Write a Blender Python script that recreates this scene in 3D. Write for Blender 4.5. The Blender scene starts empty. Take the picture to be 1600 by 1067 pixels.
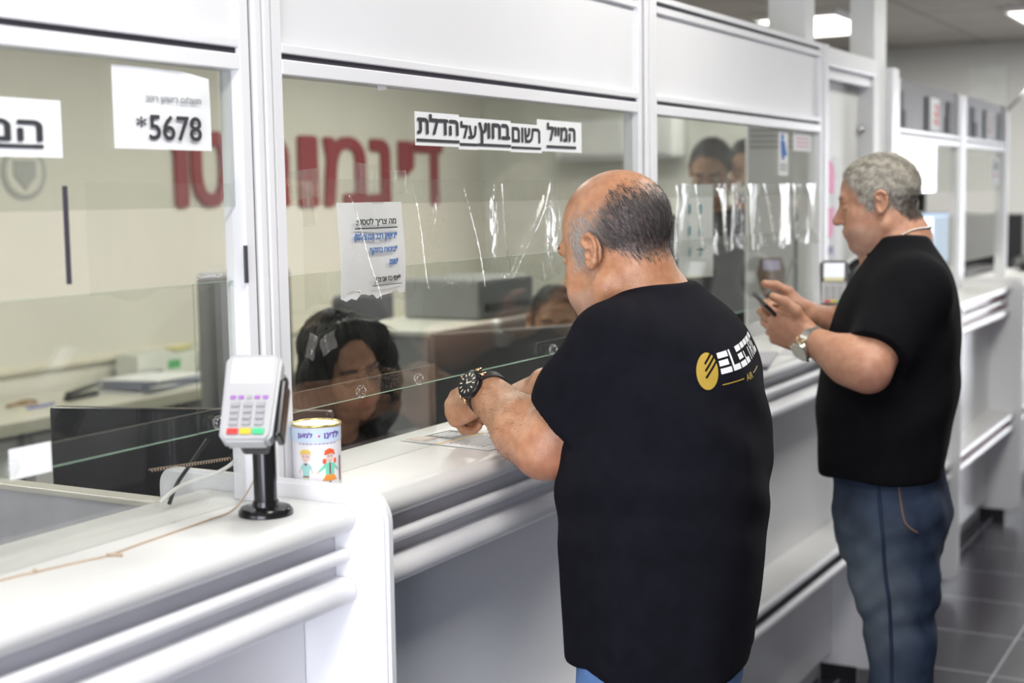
import bpy, bmesh, math, random
import numpy as np
from mathutils import Vector, Matrix, noise as mnoise
random.seed(7)
SC = bpy.context.scene
COL = SC.collection
PI = math.pi

# ------------------------------------------------------------------ camera
cam_d = bpy.data.cameras.new('camera')
cam = bpy.data.objects.new('camera', cam_d); COL.objects.link(cam)
cam_d.sensor_width = 36.0
cam_d.lens = 36.0 * 2222.0 / 1600.0
cam.matrix_world = Matrix(((0.486543, 0.096136, -0.868351, 0.0), (-0.873519, 0.035873, -0.485466, 0.0), (-0.01552, 0.994722, 0.101431, 1.58), (0.0, 0.0, 0.0, 1.0)))
cam_d.clip_start = 0.05
cam_d.dof.use_dof = True
cam_d.dof.focus_distance = 2.42
cam_d.dof.aperture_fstop = 3.2
SC.camera = cam

# ------------------------------------------------------------------ colour management, world
vs = SC.view_settings
SC.display_settings.display_device = 'sRGB'
vs.view_transform = 'Standard'; vs.look = 'None'; vs.gamma = 1.0; vs.use_curve_mapping = False
vs.exposure = 0.0
w = bpy.data.worlds.new('world'); SC.world = w; w.use_nodes = True
bg = w.node_tree.nodes['Background']; bg.inputs[0].default_value = (0.8, 0.88, 1.0, 1); bg.inputs[1].default_value = 0.6
try:
    SC.cycles.max_bounces = 12; SC.cycles.transparent_max_bounces = 32
    SC.cycles.use_denoising = True
    SC.cycles.caustics_reflective = False
except Exception: pass

# ------------------------------------------------------------------ large lights (daylight openings)
def area(name, loc, target, sx, sy, power, color):
    l = bpy.data.lights.new(name, 'AREA'); l.shape = 'RECTANGLE'; l.size = sx; l.size_y = sy
    l.energy = power; l.color = color
    o = bpy.data.objects.new(name, l); COL.objects.link(o); o.location = loc
    d = Vector(target) - Vector(loc)
    o.rotation_euler = d.to_track_quat('-Z', 'Y').to_euler()
    return o
# tall shop window behind the photographer and the glazed entrance at the far end of the hall
area('daylight_left_window', (-1.21, 0.275, 1.22), (0, 0.275, 1.22), 1.62, 1.72, 90, (0.87, 0.885, 1.0))
area('daylight_entrance', (10.53, -0.04, 1.17), (0, -0.04, 1.17), 0.84, 2.1, 60, (0.92, 0.94, 1.0))

# ------------------------------------------------------------------ materials
MATS = {}
def mat(name, col, rough=0.5, metal=0.0, var=0.04, scale=8.0, bump=0.0, bscale=60.0, spec=0.5, sss=0.0, emit=None, emit_s=1.0, coat=0.0, sheen=0.0, stretch=None, col2=None):
    if name in MATS: return MATS[name]
    m = bpy.data.materials.new(name); m.use_nodes = True
    nt = m.node_tree; N = nt.nodes; L = nt.links
    b = N['Principled BSDF']
    b.inputs['Roughness'].default_value = rough; b.inputs['Metallic'].default_value = metal
    b.inputs['Specular IOR Level'].default_value = spec
    if sss:
        b.inputs['Subsurface Weight'].default_value = sss
        b.inputs['Subsurface Radius'].default_value = (0.012, 0.005, 0.003)
    b.inputs['Coat Weight'].default_value = coat
    b.inputs['Sheen Weight'].default_value = sheen
    tc = N.new('ShaderNodeTexCoord'); mp = N.new('ShaderNodeMapping')
    L.new(tc.outputs['Object'], mp.inputs[0])
    if stretch: mp.inputs['Scale'].default_value = stretch
    nz = N.new('ShaderNodeTexNoise'); nz.inputs['Scale'].default_value = scale; nz.inputs['Detail'].default_value = 4
    L.new(mp.outputs[0], nz.inputs['Vector'])
    rp = N.new('ShaderNodeValToRGB')
    c = col; c2 = col2 or tuple(max(0, x * (1 - 2 * var)) for x in col); c1 = col if col2 else tuple(min(1, x * (1 + var)) for x in col)
    rp.color_ramp.elements[0].color = (*c2, 1); rp.color_ramp.elements[1].color = (*c1, 1)
    rp.color_ramp.elements[0].position = 0.3; rp.color_ramp.elements[1].position = 0.7
    L.new(nz.outputs['Fac'], rp.inputs[0]); L.new(rp.outputs[0], b.inputs['Base Color'])
    if bump:
        n2 = N.new('ShaderNodeTexNoise'); n2.inputs['Scale'].default_value = bscale; n2.inputs['Detail'].default_value = 3
        L.new(mp.outputs[0], n2.inputs['Vector'])
        bp = N.new('ShaderNodeBump'); bp.inputs['Strength'].default_value = bump; bp.inputs['Distance'].default_value = 0.01
        L.new(n2.outputs['Fac'], bp.inputs['Height']); L.new(bp.outputs[0], b.inputs['Normal'])
    if emit:
        b.inputs['Emission Color'].default_value = (*emit, 1); b.inputs['Emission Strength'].default_value = emit_s
    MATS[name] = m
    return m

def glass(name, tint, rough=0.02, ior=1.5, haze=0.0, bump=0.0):
    if name in MATS: return MATS[name]
    m = bpy.data.materials.new(name); m.use_nodes = True
    nt = m.node_tree; N = nt.nodes; L = nt.links
    for n in list(N):
        if n.type != 'OUTPUT_MATERIAL': N.remove(n)
    out = [n for n in N if n.type == 'OUTPUT_MATERIAL'][0]
    t = N.new('ShaderNodeBsdfTransparent'); t.inputs[0].default_value = (*tint, 1)
    g = N.new('ShaderNodeBsdfGlossy'); g.inputs['Roughness'].default_value = rough; g.inputs[0].default_value = (1, 1, 1, 1)
    fr = N.new('ShaderNodeFresnel'); ge = N.new('ShaderNodeNewGeometry')
    mi_ = N.new('ShaderNodeMapRange'); mi_.inputs['To Min'].default_value = ior; mi_.inputs['To Max'].default_value = 1.0 / ior
    L.new(ge.outputs['Backfacing'], mi_.inputs['Value']); L.new(mi_.outputs[0], fr.inputs[0])
    mx = N.new('ShaderNodeMixShader')
    L.new(fr.outputs[0], mx.inputs[0]); L.new(t.outputs[0], mx.inputs[1]); L.new(g.outputs[0], mx.inputs[2])
    last = mx
    tc = N.new('ShaderNodeTexCoord')
    if bump:
        nz = N.new('ShaderNodeTexNoise'); nz.inputs['Scale'].default_value = 26; nz.inputs['Detail'].default_value = 3
        L.new(tc.outputs['Object'], nz.inputs['Vector'])
        bp = N.new('ShaderNodeBump'); bp.inputs['Strength'].default_value = bump; bp.inputs['Distance'].default_value = 0.01
        L.new(nz.outputs['Fac'], bp.inputs['Height']); L.new(bp.outputs[0], g.inputs['Normal'])
    if haze:
        d = N.new('ShaderNodeBsdfDiffuse'); d.inputs[0].default_value = (0.8, 0.82, 0.8, 1)
        nz = N.new('ShaderNodeTexNoise'); nz.inputs['Scale'].default_value = 9; nz.inputs['Detail'].default_value = 5
        mp = N.new('ShaderNodeMapping'); mp.inputs['Scale'].default_value = (2.0, 1, 0.6)
        L.new(tc.outputs['Object'], mp.inputs[0]); L.new(mp.outputs[0], nz.inputs['Vector'])
        mr = N.new('ShaderNodeMapRange'); mr.inputs['From Min'].default_value = 0.35; mr.inputs['From Max'].default_value = 0.75
        mr.inputs['To Min'].default_value = haze * 0.4; mr.inputs['To Max'].default_value = haze * 1.6
        L.new(nz.outputs['Fac'], mr.inputs['Value'])
        m2 = N.new('ShaderNodeMixShader'); L.new(mr.outputs[0], m2.inputs[0])
        L.new(mx.outputs[0], m2.inputs[1]); L.new(d.outputs[0], m2.inputs[2]); last = m2
    L.new(last.outputs[0], out.inputs['Surface'])
    MATS[name] = m
    return m

def tiles(name, col, grout, sx, sy, ox, oy, line, rough, var=0.12, coat=0.0, spec=0.5):
    m = bpy.data.materials.new(name); m.use_nodes = True
    nt = m.node_tree; N = nt.nodes; L = nt.links
    b = N['Principled BSDF']; b.inputs['Roughness'].default_value = rough; b.inputs['Specular IOR Level'].default_value = spec
    b.inputs['Coat Weight'].default_value = coat; b.inputs['Coat Roughness'].default_value = 0.08
    tc = N.new('ShaderNodeTexCoord'); sp = N.new('ShaderNodeSeparateXYZ'); L.new(tc.outputs['Object'], sp.inputs[0])
    masks = []
    for ax, s, o in (('X', sx, ox), ('Y', sy, oy)):
        a = N.new('ShaderNodeMath'); a.operation = 'SUBTRACT'; L.new(sp.outputs[ax], a.inputs[0]); a.inputs[1].default_value = o - s * 0.5
        md = N.new('ShaderNodeMath'); md.operation = 'FLOORED_MODULO'; L.new(a.outputs[0], md.inputs[0]); md.inputs[1].default_value = s
        c = N.new('ShaderNodeMath'); c.operation = 'SUBTRACT'; L.new(md.outputs[0], c.inputs[0]); c.inputs[1].default_value = s * 0.5
        ab = N.new('ShaderNodeMath'); ab.operation = 'ABSOLUTE'; L.new(c.outputs[0], ab.inputs[0])
        lt = N.new('ShaderNodeMath'); lt.operation = 'LESS_THAN'; L.new(ab.outputs[0], lt.inputs[0]); lt.inputs[1].default_value = line
        masks.append(lt)
    mx = N.new('ShaderNodeMath'); mx.operation = 'MAXIMUM'; L.new(masks[0].outputs[0], mx.inputs[0]); L.new(masks[1].outputs[0], mx.inputs[1])
    nz = N.new('ShaderNodeTexNoise'); nz.inputs['Scale'].default_value = 5; nz.inputs['Detail'].default_value = 6
    L.new(tc.outputs['Object'], nz.inputs['Vector'])
    rp = N.new('ShaderNodeValToRGB')
    rp.color_ramp.elements[0].color = (*[x * (1 - var * 2) for x in col], 1); rp.color_ramp.elements[1].color = (*[x * (1 + var) for x in col], 1)
    rp.color_ramp.elements[0].position = 0.3; rp.color_ramp.elements[1].position = 0.7
    L.new(nz.outputs['Fac'], rp.inputs[0])
    mc = N.new('ShaderNodeMix'); mc.data_type = 'RGBA'
    L.new(mx.outputs[0], mc.inputs[0]); L.new(rp.outputs[0], mc.inputs[6]); mc.inputs[7].default_value = (*grout, 1)
    L.new(mc.outputs[2], b.inputs['Base Color'])
    MATS[name] = m
    return m

WHITE = mat('white_laminate', (0.82, 0.82, 0.835), 0.32, var=0.02, scale=3)
FRAME = mat('white_aluminium', (0.80, 0.80, 0.82), 0.3, var=0.02, scale=3)
PANEL = mat('white_panel', (0.78, 0.78, 0.80), 0.4, var=0.02, scale=2)
TOP = mat('counter_top_white', (0.80, 0.80, 0.785), 0.28, var=0.03, scale=4)
GREYREC = mat('grey_recess', (0.60, 0.60, 0.64), 0.4, var=0.03)
REDREC = mat('red_recess', (0.42, 0.03, 0.04), 0.2, var=0.1)
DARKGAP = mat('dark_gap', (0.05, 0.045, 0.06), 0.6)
BLACKP = mat('black_plastic', (0.018, 0.018, 0.02), 0.35, var=0.2)
BLACKS = mat('black_satin', (0.012, 0.012, 0.013), 0.2, var=0.1)
GREYP = mat('grey_plastic', (0.35, 0.35, 0.36), 0.4)
DGREY = mat('dark_grey_fabric', (0.09, 0.09, 0.1), 0.85, var=0.15, scale=60)
PAPER = mat('paper_white', (0.82, 0.83, 0.84), 0.7, var=0.015, scale=5)
INK = mat('black_ink', (0.03, 0.03, 0.035), 0.7)
INKG = mat('grey_ink', (0.3, 0.31, 0.32), 0.7)
INKB = mat('blue_ink', (0.05, 0.17, 0.5), 0.7)
STEEL = mat('steel', (0.6, 0.6, 0.6), 0.25, 1.0)
PANE = glass('pane_glass', (0.92, 0.935, 0.91), haze=0.008)
ACRYL = glass('clear_acrylic', (0.97, 0.975, 0.97), haze=0.006)
FILM = glass('clear_film', (0.95, 0.95, 0.93), rough=0.12, ior=1.45, haze=0.035, bump=0.3)
TAPE = glass('clear_tape', (0.90, 0.89, 0.84), rough=0.25, ior=1.45, haze=0.14, bump=0.4)
PEDGE = mat('pane_green_edge', (0.50, 0.82, 0.66), 0.2, var=0.05)

# ------------------------------------------------------------------ object helpers
def setp(o, label=None, cat=None, group=None, kind=None):
    if label: o['label'] = label
    if cat: o['category'] = cat
    if group: o['group'] = group
    if kind: o['kind'] = kind
    return o

def wloc(o):
    v = Vector((0, 0, 0))
    while o is not None:
        v += o.location; o = o.parent
    return v

def thing(name, loc, label, cat, group=None, kind=None):
    o = bpy.data.objects.new(name, None); COL.objects.link(o)
    o.location = loc; o.empty_display_size = 0.05
    return setp(o, label, cat, group, kind)

def put(name, bm, mats, parent=None, label=None, cat=None, group=None, kind=None, smooth=False, base=None, auto=None):
    """bm is a bmesh (or mesh) in world coordinates -> ONE mesh object."""
    if isinstance(bm, bpy.types.Mesh): me = bm; me.name = name
    else:
        me = bpy.data.meshes.new(name); bm.normal_update(); bm.to_mesh(me); bm.free()
    o = bpy.data.objects.new(name, me); COL.objects.link(o)
    if not isinstance(mats, (list, tuple)): mats = [mats]
    for m in mats: me.materials.append(m)
    if parent is not None:
        o.parent = parent; off = wloc(parent)
    else:
        n = len(me.vertices); co = np.empty(n * 3); me.vertices.foreach_get('co', co); co = co.reshape(-1, 3)
        off = Vector(base) if base else Vector((*((co.min(0) + co.max(0)) / 2)[:2], co[:, 2].min()))
        o.location = off
    me.transform(Matrix.Translation(-off))
    if smooth:
        me.polygons.foreach_set('use_smooth', [True] * len(me.polygons))
    if auto: 
        me.polygons.foreach_set('use_smooth', [True] * len(me.polygons))
        try: me.set_sharp_from_angle(angle=math.radians(auto))
        except Exception: pass
    return setp(o, label, cat, group, kind)

def NB(): return bmesh.new()

def box(bm, x0, x1, y0, y1, z0, z1, bev=0.0, seg=2, M=None, mi=0):
    r = bmesh.ops.create_cube(bm, size=1.0)
    vs_ = r['verts']
    T = Matrix.Translation(((x0 + x1) / 2, (y0 + y1) / 2, (z0 + z1) / 2)) @ Matrix.Diagonal((x1 - x0, y1 - y0, z1 - z0, 1))
    if M is not None: T = M @ T
    bmesh.ops.transform(bm, matrix=T, verts=vs_)
    fs = {f for v in vs_ for f in v.link_faces}
    for f in fs: f.material_index = mi
    if bev > 0:
        es = list({e for v in vs_ for e in v.link_edges})
        bmesh.ops.bevel(bm, geom=es, offset=bev, segments=seg, profile=0.5, affect='EDGES')
    return bm

def frame_of(d):
    d = Vector(d).normalized()
    a = Vector((0, 0, 1)) if abs(d.z) < 0.9 else Vector((1, 0, 0))
    u = d.cross(a).normalized(); v = d.cross(u).normalized()
    return u, v

def tube(bm, pts, r, seg=10, caps=True, mi=0, closed=False):
    pts = [Vector(p) for p in pts]; n = len(pts)
    rs = r if isinstance(r, (list, tuple)) else [r] * n
    rings = []; u = None
    for i, p in enumerate(pts):
        if closed: d = pts[(i + 1) % n] - pts[i - 1]
        else: d = pts[min(i + 1, n - 1)] - pts[max(i - 1, 0)]
        d.normalize()
        if u is None: u, v = frame_of(d)
        else:
            u = (u - d * u.dot(d)).normalized(); v = d.cross(u)
        rings.append([bm.verts.new(p + (u * math.cos(2 * PI * k / seg) + v * math.sin(2 * PI * k / seg)) * rs[i]) for k in range(seg)])
    m = n if closed else n - 1
    for i in range(m):
        a, b = rings[i], rings[(i + 1) % n]
        for k in range(seg):
            f = bm.faces.new((a[k], a[(k + 1) % seg], b[(k + 1) % seg], b[k])); f.material_index = mi
    if caps and not closed:
        bm.faces.new(list(reversed(rings[0]))).material_index = mi; bm.faces.new(rings[-1]).material_index = mi
    return bm

def lathe(bm, prof, center, axis=(0, 0, 1), seg=32, mi=0):
    """prof: list of (r, h) along axis from center."""
    c = Vector(center); d = Vector(axis).normalized(); u, v = frame_of(d)
    rings = []
    for r, h in prof:
        rings.append([bm.verts.new(c + d * h + (u * math.cos(2 * PI * k / seg) + v * math.sin(2 * PI * k / seg)) * max(r, 1e-5)) for k in range(seg)])
    for i in range(len(prof) - 1):
        a, b = rings[i], rings[i + 1]
        for k in range(seg):
            bm.faces.new((a[k], b[k], b[(k + 1) % seg], a[(k + 1) % seg])).material_index = mi
    bm.faces.new(rings[0]).material_index = mi; bm.faces.new(list(reversed(rings[-1]))).material_index = mi
    bmesh.ops.recalc_face_normals(bm, faces=bm.faces[:])
    return bm

def prism(bm, poly, axis, a, b, mi=0):
    """poly: 2-D outline. axis 'X': (y,z) outline from x=a to x=b; 'Y': (x,z); 'Z': (x,y)."""
    def P(p, t):
        return {'X': (t, p[0], p[1]), 'Y': (p[0], t, p[1]), 'Z': (p[0], p[1], t)}[axis]
    A = [bm.verts.new(P(p, a)) for p in poly]; B = [bm.verts.new(P(p, b)) for p in poly]
    n = len(poly); fs = []
    for i in range(n):
        fs.append(bm.faces.new((A[i], A[(i + 1) % n], B[(i + 1) % n], B[i])))
    fs.append(bm.faces.new(list(reversed(A)))); fs.append(bm.faces.new(B))
    for f in fs: f.material_index = mi
    bmesh.ops.recalc_face_normals(bm, faces=fs)
    return bm

def arc(cx, cy, r, a0, a1, n=8):
    return [(cx + r * math.cos(math.radians(a0 + (a1 - a0) * i / n)), cy + r * math.sin(math.radians(a0 + (a1 - a0) * i / n))) for i in range(n + 1)]

def text_mesh(body, size, depth=0.0006, bold=0.0, align='CENTER', xscale=1.0, shear=0.0, res=3, space=1.0):
    """text as a flat mesh in its own XY plane; outlines are triangulated with a winding test."""
    from mathutils.geometry import delaunay_2d_cdt
    c = bpy.data.curves.new('lettering', 'FONT'); c.body = body; c.size = size; c.fill_mode = 'NONE'
    c.align_x = align; c.resolution_u = res
    o = bpy.data.objects.new('lettering', c); COL.objects.link(o)
    dg = bpy.context.evaluated_depsgraph_get(); dg.update()
    me = bpy.data.meshes.new_from_object(o.evaluated_get(dg))
    bpy.data.objects.remove(o); bpy.data.curves.remove(c)
    vs_ = [v.co.to_2d() for v in me.vertices]; es = [tuple(e.vertices) for e in me.edges]
    bpy.data.meshes.remove(me)
    nx = {}
    for a, b in es: nx.setdefault(a, []).append(b); nx.setdefault(b, []).append(a)
    seen = set(); loops = []
    for st in sorted(nx):
        if st in seen: continue
        lp = [st]; seen.add(st); cur = st
        nb = [n for n in nx[st]]; cur = min(nb, key=lambda n: (abs(n - st) != 1, n)); prev = st
        while cur != st and cur not in seen:
            lp.append(cur); seen.add(cur); q = [n for n in nx[cur] if n != prev]; prev = cur
            if not q: break
            cur = q[0]
        if len(lp) > 2: loops.append(lp)
    P = []; E = []
    polys = []
    for lp in loops:
        k = len(P); n = len(lp); P += [vs_[i] for i in lp]; E += [(k + i, k + (i + 1) % n) for i in range(n)]
        polys.append(np.array([vs_[i] for i in lp]))
    r = delaunay_2d_cdt(P, E, [], 0, 1e-6)
    V = np.array([tuple(v) for v in r[0]]); T = np.array(r[2])
    C_ = V[T].mean(1); wn = np.zeros(len(T), int)
    for pl in polys:
        a = pl; b = np.roll(pl, -1, 0)
        for i in range(len(T)):
            x, y = C_[i]; up = (a[:, 1] <= y) & (b[:, 1] > y); dn = (a[:, 1] > y) & (b[:, 1] <= y)
            cr = (b[:, 0] - a[:, 0]) * (y - a[:, 1]) - (x - a[:, 0]) * (b[:, 1] - a[:, 1])
            wn[i] += (up & (cr > 0)).sum() - (dn & (cr < 0)).sum()
    T = T[wn != 0]
    me = bpy.data.meshes.new('lettering'); me.from_pydata([(x, y, 0) for x, y in V], [], [tuple(t) for t in T]); me.update()
    bm = bmesh.new(); bm.from_mesh(me); bmesh.ops.delete(bm, geom=[v for v in bm.verts if not v.link_faces], context='VERTS'); bm.to_mesh(me); bm.free()
    return me

def heb(s): return s[::-1]

def basis(origin, xdir, zdir):
    x = Vector(xdir).normalized(); z = Vector(zdir).normalized(); y = z.cross(x).normalized(); x = y.cross(z)
    return Matrix(((x.x, y.x, z.x, origin[0]), (x.y, y.y, z.y, origin[1]), (x.z, y.z, z.z, origin[2]), (0, 0, 0, 1)))

def fit_text(body, w, h, origin, xdir, zdir, depth=0.0006, bold=0.0, res=3):
    """text stretched to a w x h box whose lower-left corner is origin."""
    me = text_mesh(body, 1.0, res=res)
    n = len(me.vertices); co = np.empty(n * 3); me.vertices.foreach_get('co', co); co = co.reshape(-1, 3)
    lo, hi = co.min(0), co.max(0)
    co[:, 0] = (co[:, 0] - lo[0]) / (hi[0] - lo[0]) * w; co[:, 1] = (co[:, 1] - lo[1]) / (hi[1] - lo[1]) * h
    me.vertices.foreach_set('co', co.ravel()); me.update()
    bm = bmesh.new()
    for dx, dy in (((0, 0),) if not bold else ((-bold, 0), (bold, 0), (0, bold * .7), (0, -bold * .7))):
        m2 = me.copy(); m2.transform(Matrix.Translation((dx * h, dy * h, (dx + 2 * dy) * .002 * h))); bm.from_mesh(m2); bpy.data.meshes.remove(m2)
    bpy.data.meshes.remove(me)
    if depth:
        r = bmesh.ops.extrude_face_region(bm, geom=bm.faces[:])
        bmesh.ops.translate(bm, vec=(0, 0, depth), verts=[e for e in r['geom'] if isinstance(e, bmesh.types.BMVert)])
        bmesh.ops.recalc_face_normals(bm, faces=bm.faces[:])
    bmesh.ops.transform(bm, matrix=basis(origin, xdir, zdir), verts=bm.verts[:])
    return bm

def merge(bm, other):
    me = bpy.data.meshes.new('tmp'); other.to_mesh(me); other.free(); bm.from_mesh(me); bpy.data.meshes.remove(me); return bm

def sheet(bm, origin, xdir, ydir, w, h, nx=10, ny=10, fn=None, thick=0.0008):
    """thin paper/film sheet; fn(u,v)->offset along the normal, u,v in metres."""
    o = Vector(origin); x = Vector(xdir).normalized(); y = Vector(ydir).normalized(); n = x.cross(y).normalized()
    g = []
    for i in range(nx + 1):
        row = []
        for j in range(ny + 1):
            u = w * i / nx; v = h * j / ny
            d = fn(u, v) if fn else 0.0
            if isinstance(d, tuple): du, dv, dn = d
            else: du, dv, dn = 0, 0, d
            row.append(bm.verts.new(o + x * (u + du) + y * (v + dv) + n * dn))
        g.append(row)
    fs = [bm.faces.new((g[i][j], g[i + 1][j], g[i + 1][j + 1], g[i][j + 1])) for i in range(nx) for j in range(ny)]
    if thick:
        r = bmesh.ops.extrude_face_region(bm, geom=fs)
        bmesh.ops.translate(bm, vec=-n * thick, verts=[e for e in r['geom'] if isinstance(e, bmesh.types.BMVert)])
        bmesh.ops.recalc_face_normals(bm, faces=bm.faces[:])
    return bm

def copy_tree(o, parent=None, offset=None):
    c = o.copy(); COL.objects.link(c)
    if parent is not None: c.parent = parent
    if offset is not None: c.location = o.location + Vector(offset)
    for ch in list(o.children): copy_tree(ch, c)
    return c

# ================================================================== SETTING
G = 1.375          # plane of the glass screens
ZC = 1.133         # counter top
XW0, XW1 = -1.2, 10.5
FLOOR = tiles('floor_tiles', (0.036, 0.034, 0.046), (0.45, 0.45, 0.50), 0.435, 0.435, 4.69, 0.843, 0.0026, 0.26, coat=0.08, spec=0.4)
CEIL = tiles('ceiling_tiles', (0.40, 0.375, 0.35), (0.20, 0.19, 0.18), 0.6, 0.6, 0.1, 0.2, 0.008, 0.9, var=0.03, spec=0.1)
WALLB = mat('wall_paint_warm', (0.70, 0.68, 0.60), 0.75, var=0.02, scale=1.5)
WALLW = mat('wall_paint_white', (0.72, 0.72, 0.71), 0.75, var=0.02, scale=1.5)
bm = NB(); box(bm, XW0 - .1, XW1 + .1, -3.1, 5.0, -0.1, 0.0); put('floor', bm, FLOOR, kind='structure', base=(0, 0, 0))
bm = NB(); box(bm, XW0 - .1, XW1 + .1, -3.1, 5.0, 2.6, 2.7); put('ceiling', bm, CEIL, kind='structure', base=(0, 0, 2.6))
bm = NB(); box(bm, XW0, XW1, 4.9, 5.0, 0, 2.6); put('wall_back', bm, WALLB, kind='structure')
bm = NB(); box(bm, XW0, XW1, -3.1, -3.0, 0, 2.6); put('wall_front', bm, mat('wall_paint_grey', (0.36, 0.36, 0.36), 0.8, var=0.02, scale=1.5), kind='structure')
# left wall with a glazed shop front, right wall with a glazed entrance
bm = NB()
box(bm, -1.3, -1.2, -3.0, -0.6, 0, 2.6); box(bm, -1.3, -1.2, 1.15, 4.9, 0, 2.6)
box(bm, -1.3, -1.2, -0.6, 1.15, 0, 0.3); box(bm, -1.3, -1.2, -0.6, 1.15, 2.15, 2.6)
put('wall_left', bm, WALLW, kind='structure')
bm = NB()
for (a, b_, c, d) in ((-0.6, 1.15, 0.30, 0.35), (-0.6, 1.15, 2.10, 2.15), (-0.6, -.55, 0.35, 2.10), (1.10, 1.15, 0.35, 2.10)):
    box(bm, -1.29, -1.23, a, b_, c, d)
put('window_1', bm, FRAME, kind='structure')
bm = NB()
box(bm, 10.5, 10.6, -3.0, -.50, 0, 2.6); box(bm, 10.5, 10.6, 0.42, 4.9, 0, 2.6); box(bm, 10.5, 10.6, -.50, 0.42, 2.28, 2.6)
put('wall_right', bm, WALLW, kind='structure')
bm = NB()
for (a, b_, c, d) in ((-.50, 0.42, 2.22, 2.28), (-.50, -.46, 0.0, 2.22), (0.38, 0.42, 0.0, 2.22), (-.50, 0.42, 0.0, 0.12)):
    box(bm, 10.56, 10.6, a, b_, c, d)
put('window_2', bm, FRAME, kind='structure')
# ledge on the back wall
bm = NB(); box(bm, 0.0, 10.3, 4.872, 4.9, 0.845, 0.875, 0.004); put('trim_1', bm, mat('ledge_cream', (0.70, 0.66, 0.54), 0.5), kind='structure')
# pale panel on the far wall, and conduit
bm = NB(); box(bm, 10.485, 10.5, 1.86, 2.13, 2.16, 2.44, 0.003); put('trim_2', bm, mat('pale_board', (0.76, 0.78, 0.78), 0.5), kind='structure')

# ------------------------------------------------------------------ door between the screens and the columns beside it
bm = NB(); box(bm, 4.375, 4.475, G + .01, G + .13, 2.045, 2.6, 0.004)
put('trim_3', bm, mat('column_white', (0.72, 0.73, 0.73), 0.45, var=0.04, scale=5), kind='structure')
bm = NB(); box(bm, 5.15, 5.315, G, G + .09, 0, 2.6, 0.004); put('trim_4', bm, MATS['column_white'], kind='structure')
bm = NB(); box(bm, 4.56, 5.15, G - .01, G + .09, 1.985, 2.045, 0.004); box(bm, 4.56, 5.15, G + .01, G + .085, 1.95, 1.985, 0.003)
put('trim_5', bm, FRAME, kind='structure')
d_ = bm = NB(); box(bm, 4.56, 5.15, G + .055, G + .09, 0.01, 1.95, 0.003)
door = put('door_1', bm, mat('door_white', (0.70, 0.70, 0.68), 0.45, var=0.02), kind='structure')
bm = NB(); lathe(bm, [(0.001, 0), (.012, 0), (.014, .012), (.01, .02), (.001, .022)], (5.148, G + .045, 1.80), (-1, 0, 0), 16)
put('door_knob', bm, STEEL, door, smooth=True)

# ------------------------------------------------------------------ counters
def nose(y, z, r, n=8):   # half round facing the customer (-Y)
    return arc(y, z, r, 270, 90, n)

def counter(x0, x1, label, recess, shelf_recess, grp='white service counters with bullnose edges'):
    root = thing('service_counter', ((x0 + x1) / 2, 1.35, 0), label, 'counter', grp)
    a, b = x0 + .002, x1 - .002
    bm = NB(); prism(bm, [(1.49, ZC), (1.49, ZC - .042)] + nose(1.226, ZC - .021, .021, 12), 'X', a, b)
    put('counter_top', bm, TOP, root, auto=40)
    bm = NB(); prism(bm, arc(1.226, 1.0565, .0105, 0, 360, 20)[:-1], 'X', a, b); put('trim_rail', bm, WHITE, root, auto=40)
    bm = NB(); prism(bm, [(1.25, .9835), (1.25, 1.0235)] + [(y, z) for y, z in reversed(nose(1.225, 1.0035, .02, 12))], 'X', a, b); put('trim_rail', bm, WHITE, root, auto=40)
    bm = NB(); box(bm, a, b, 1.243, 1.30, .986, 1.092); put('recess_panel', bm, recess, root, label='grey recess behind the rails' if recess is GREYREC else 'red recess behind the rails')
    bm = NB(); box(bm, a, b, 1.304, 1.345, .09, .99); put('front_panel', bm, WHITE, root)
    bm = NB(); box(bm, a, b, 1.345, 1.37, 0.0, 1.092); put('back_panel', bm, WHITE, root)
    # lower bag shelf with two round rails
    bm = NB(); box(bm, a, b, 1.20, 1.304, .505, .525); put('shelf', bm, TOP, root)
    bm = NB(); prism(bm, arc(1.195, .512, .015, 0, 360, 18)[:-1], 'X', a, b); put('shelf_rail', bm, WHITE, root, auto=40)
    bm = NB(); prism(bm, arc(1.195, .458, .015, 0, 360, 18)[:-1], 'X', a, b); put('shelf_rail', bm, WHITE, root, auto=40)
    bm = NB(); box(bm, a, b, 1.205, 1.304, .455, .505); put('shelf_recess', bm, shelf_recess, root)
    return root
DX = [1.676, 3.055, 4.43, 5.62, 7.0, 8.36]
DT = 0.021
counter(0.30, DX[0], 'white counter nearest the camera, holding the black card terminal pole', GREYREC, DARKGAP)
counter(DX[0] + DT, DX[1], 'white counter where the balding man leans his elbow on the edge', GREYREC, DARKGAP)
counter(DX[1] + DT, DX[2], 'white counter in front of the man with the phone, dark slot under shelf', GREYREC, DARKGAP)
counter(5.33, DX[3], 'short white counter end right of the door, behind the standing man', GREYREC, REDREC)
counter(DX[3] + DT, DX[4], 'white counter with red striped rails behind the standing man', REDREC, REDREC)
counter(DX[4] + DT, DX[5], 'last white counter with red striped rails at the far right', REDREC, REDREC)

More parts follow.
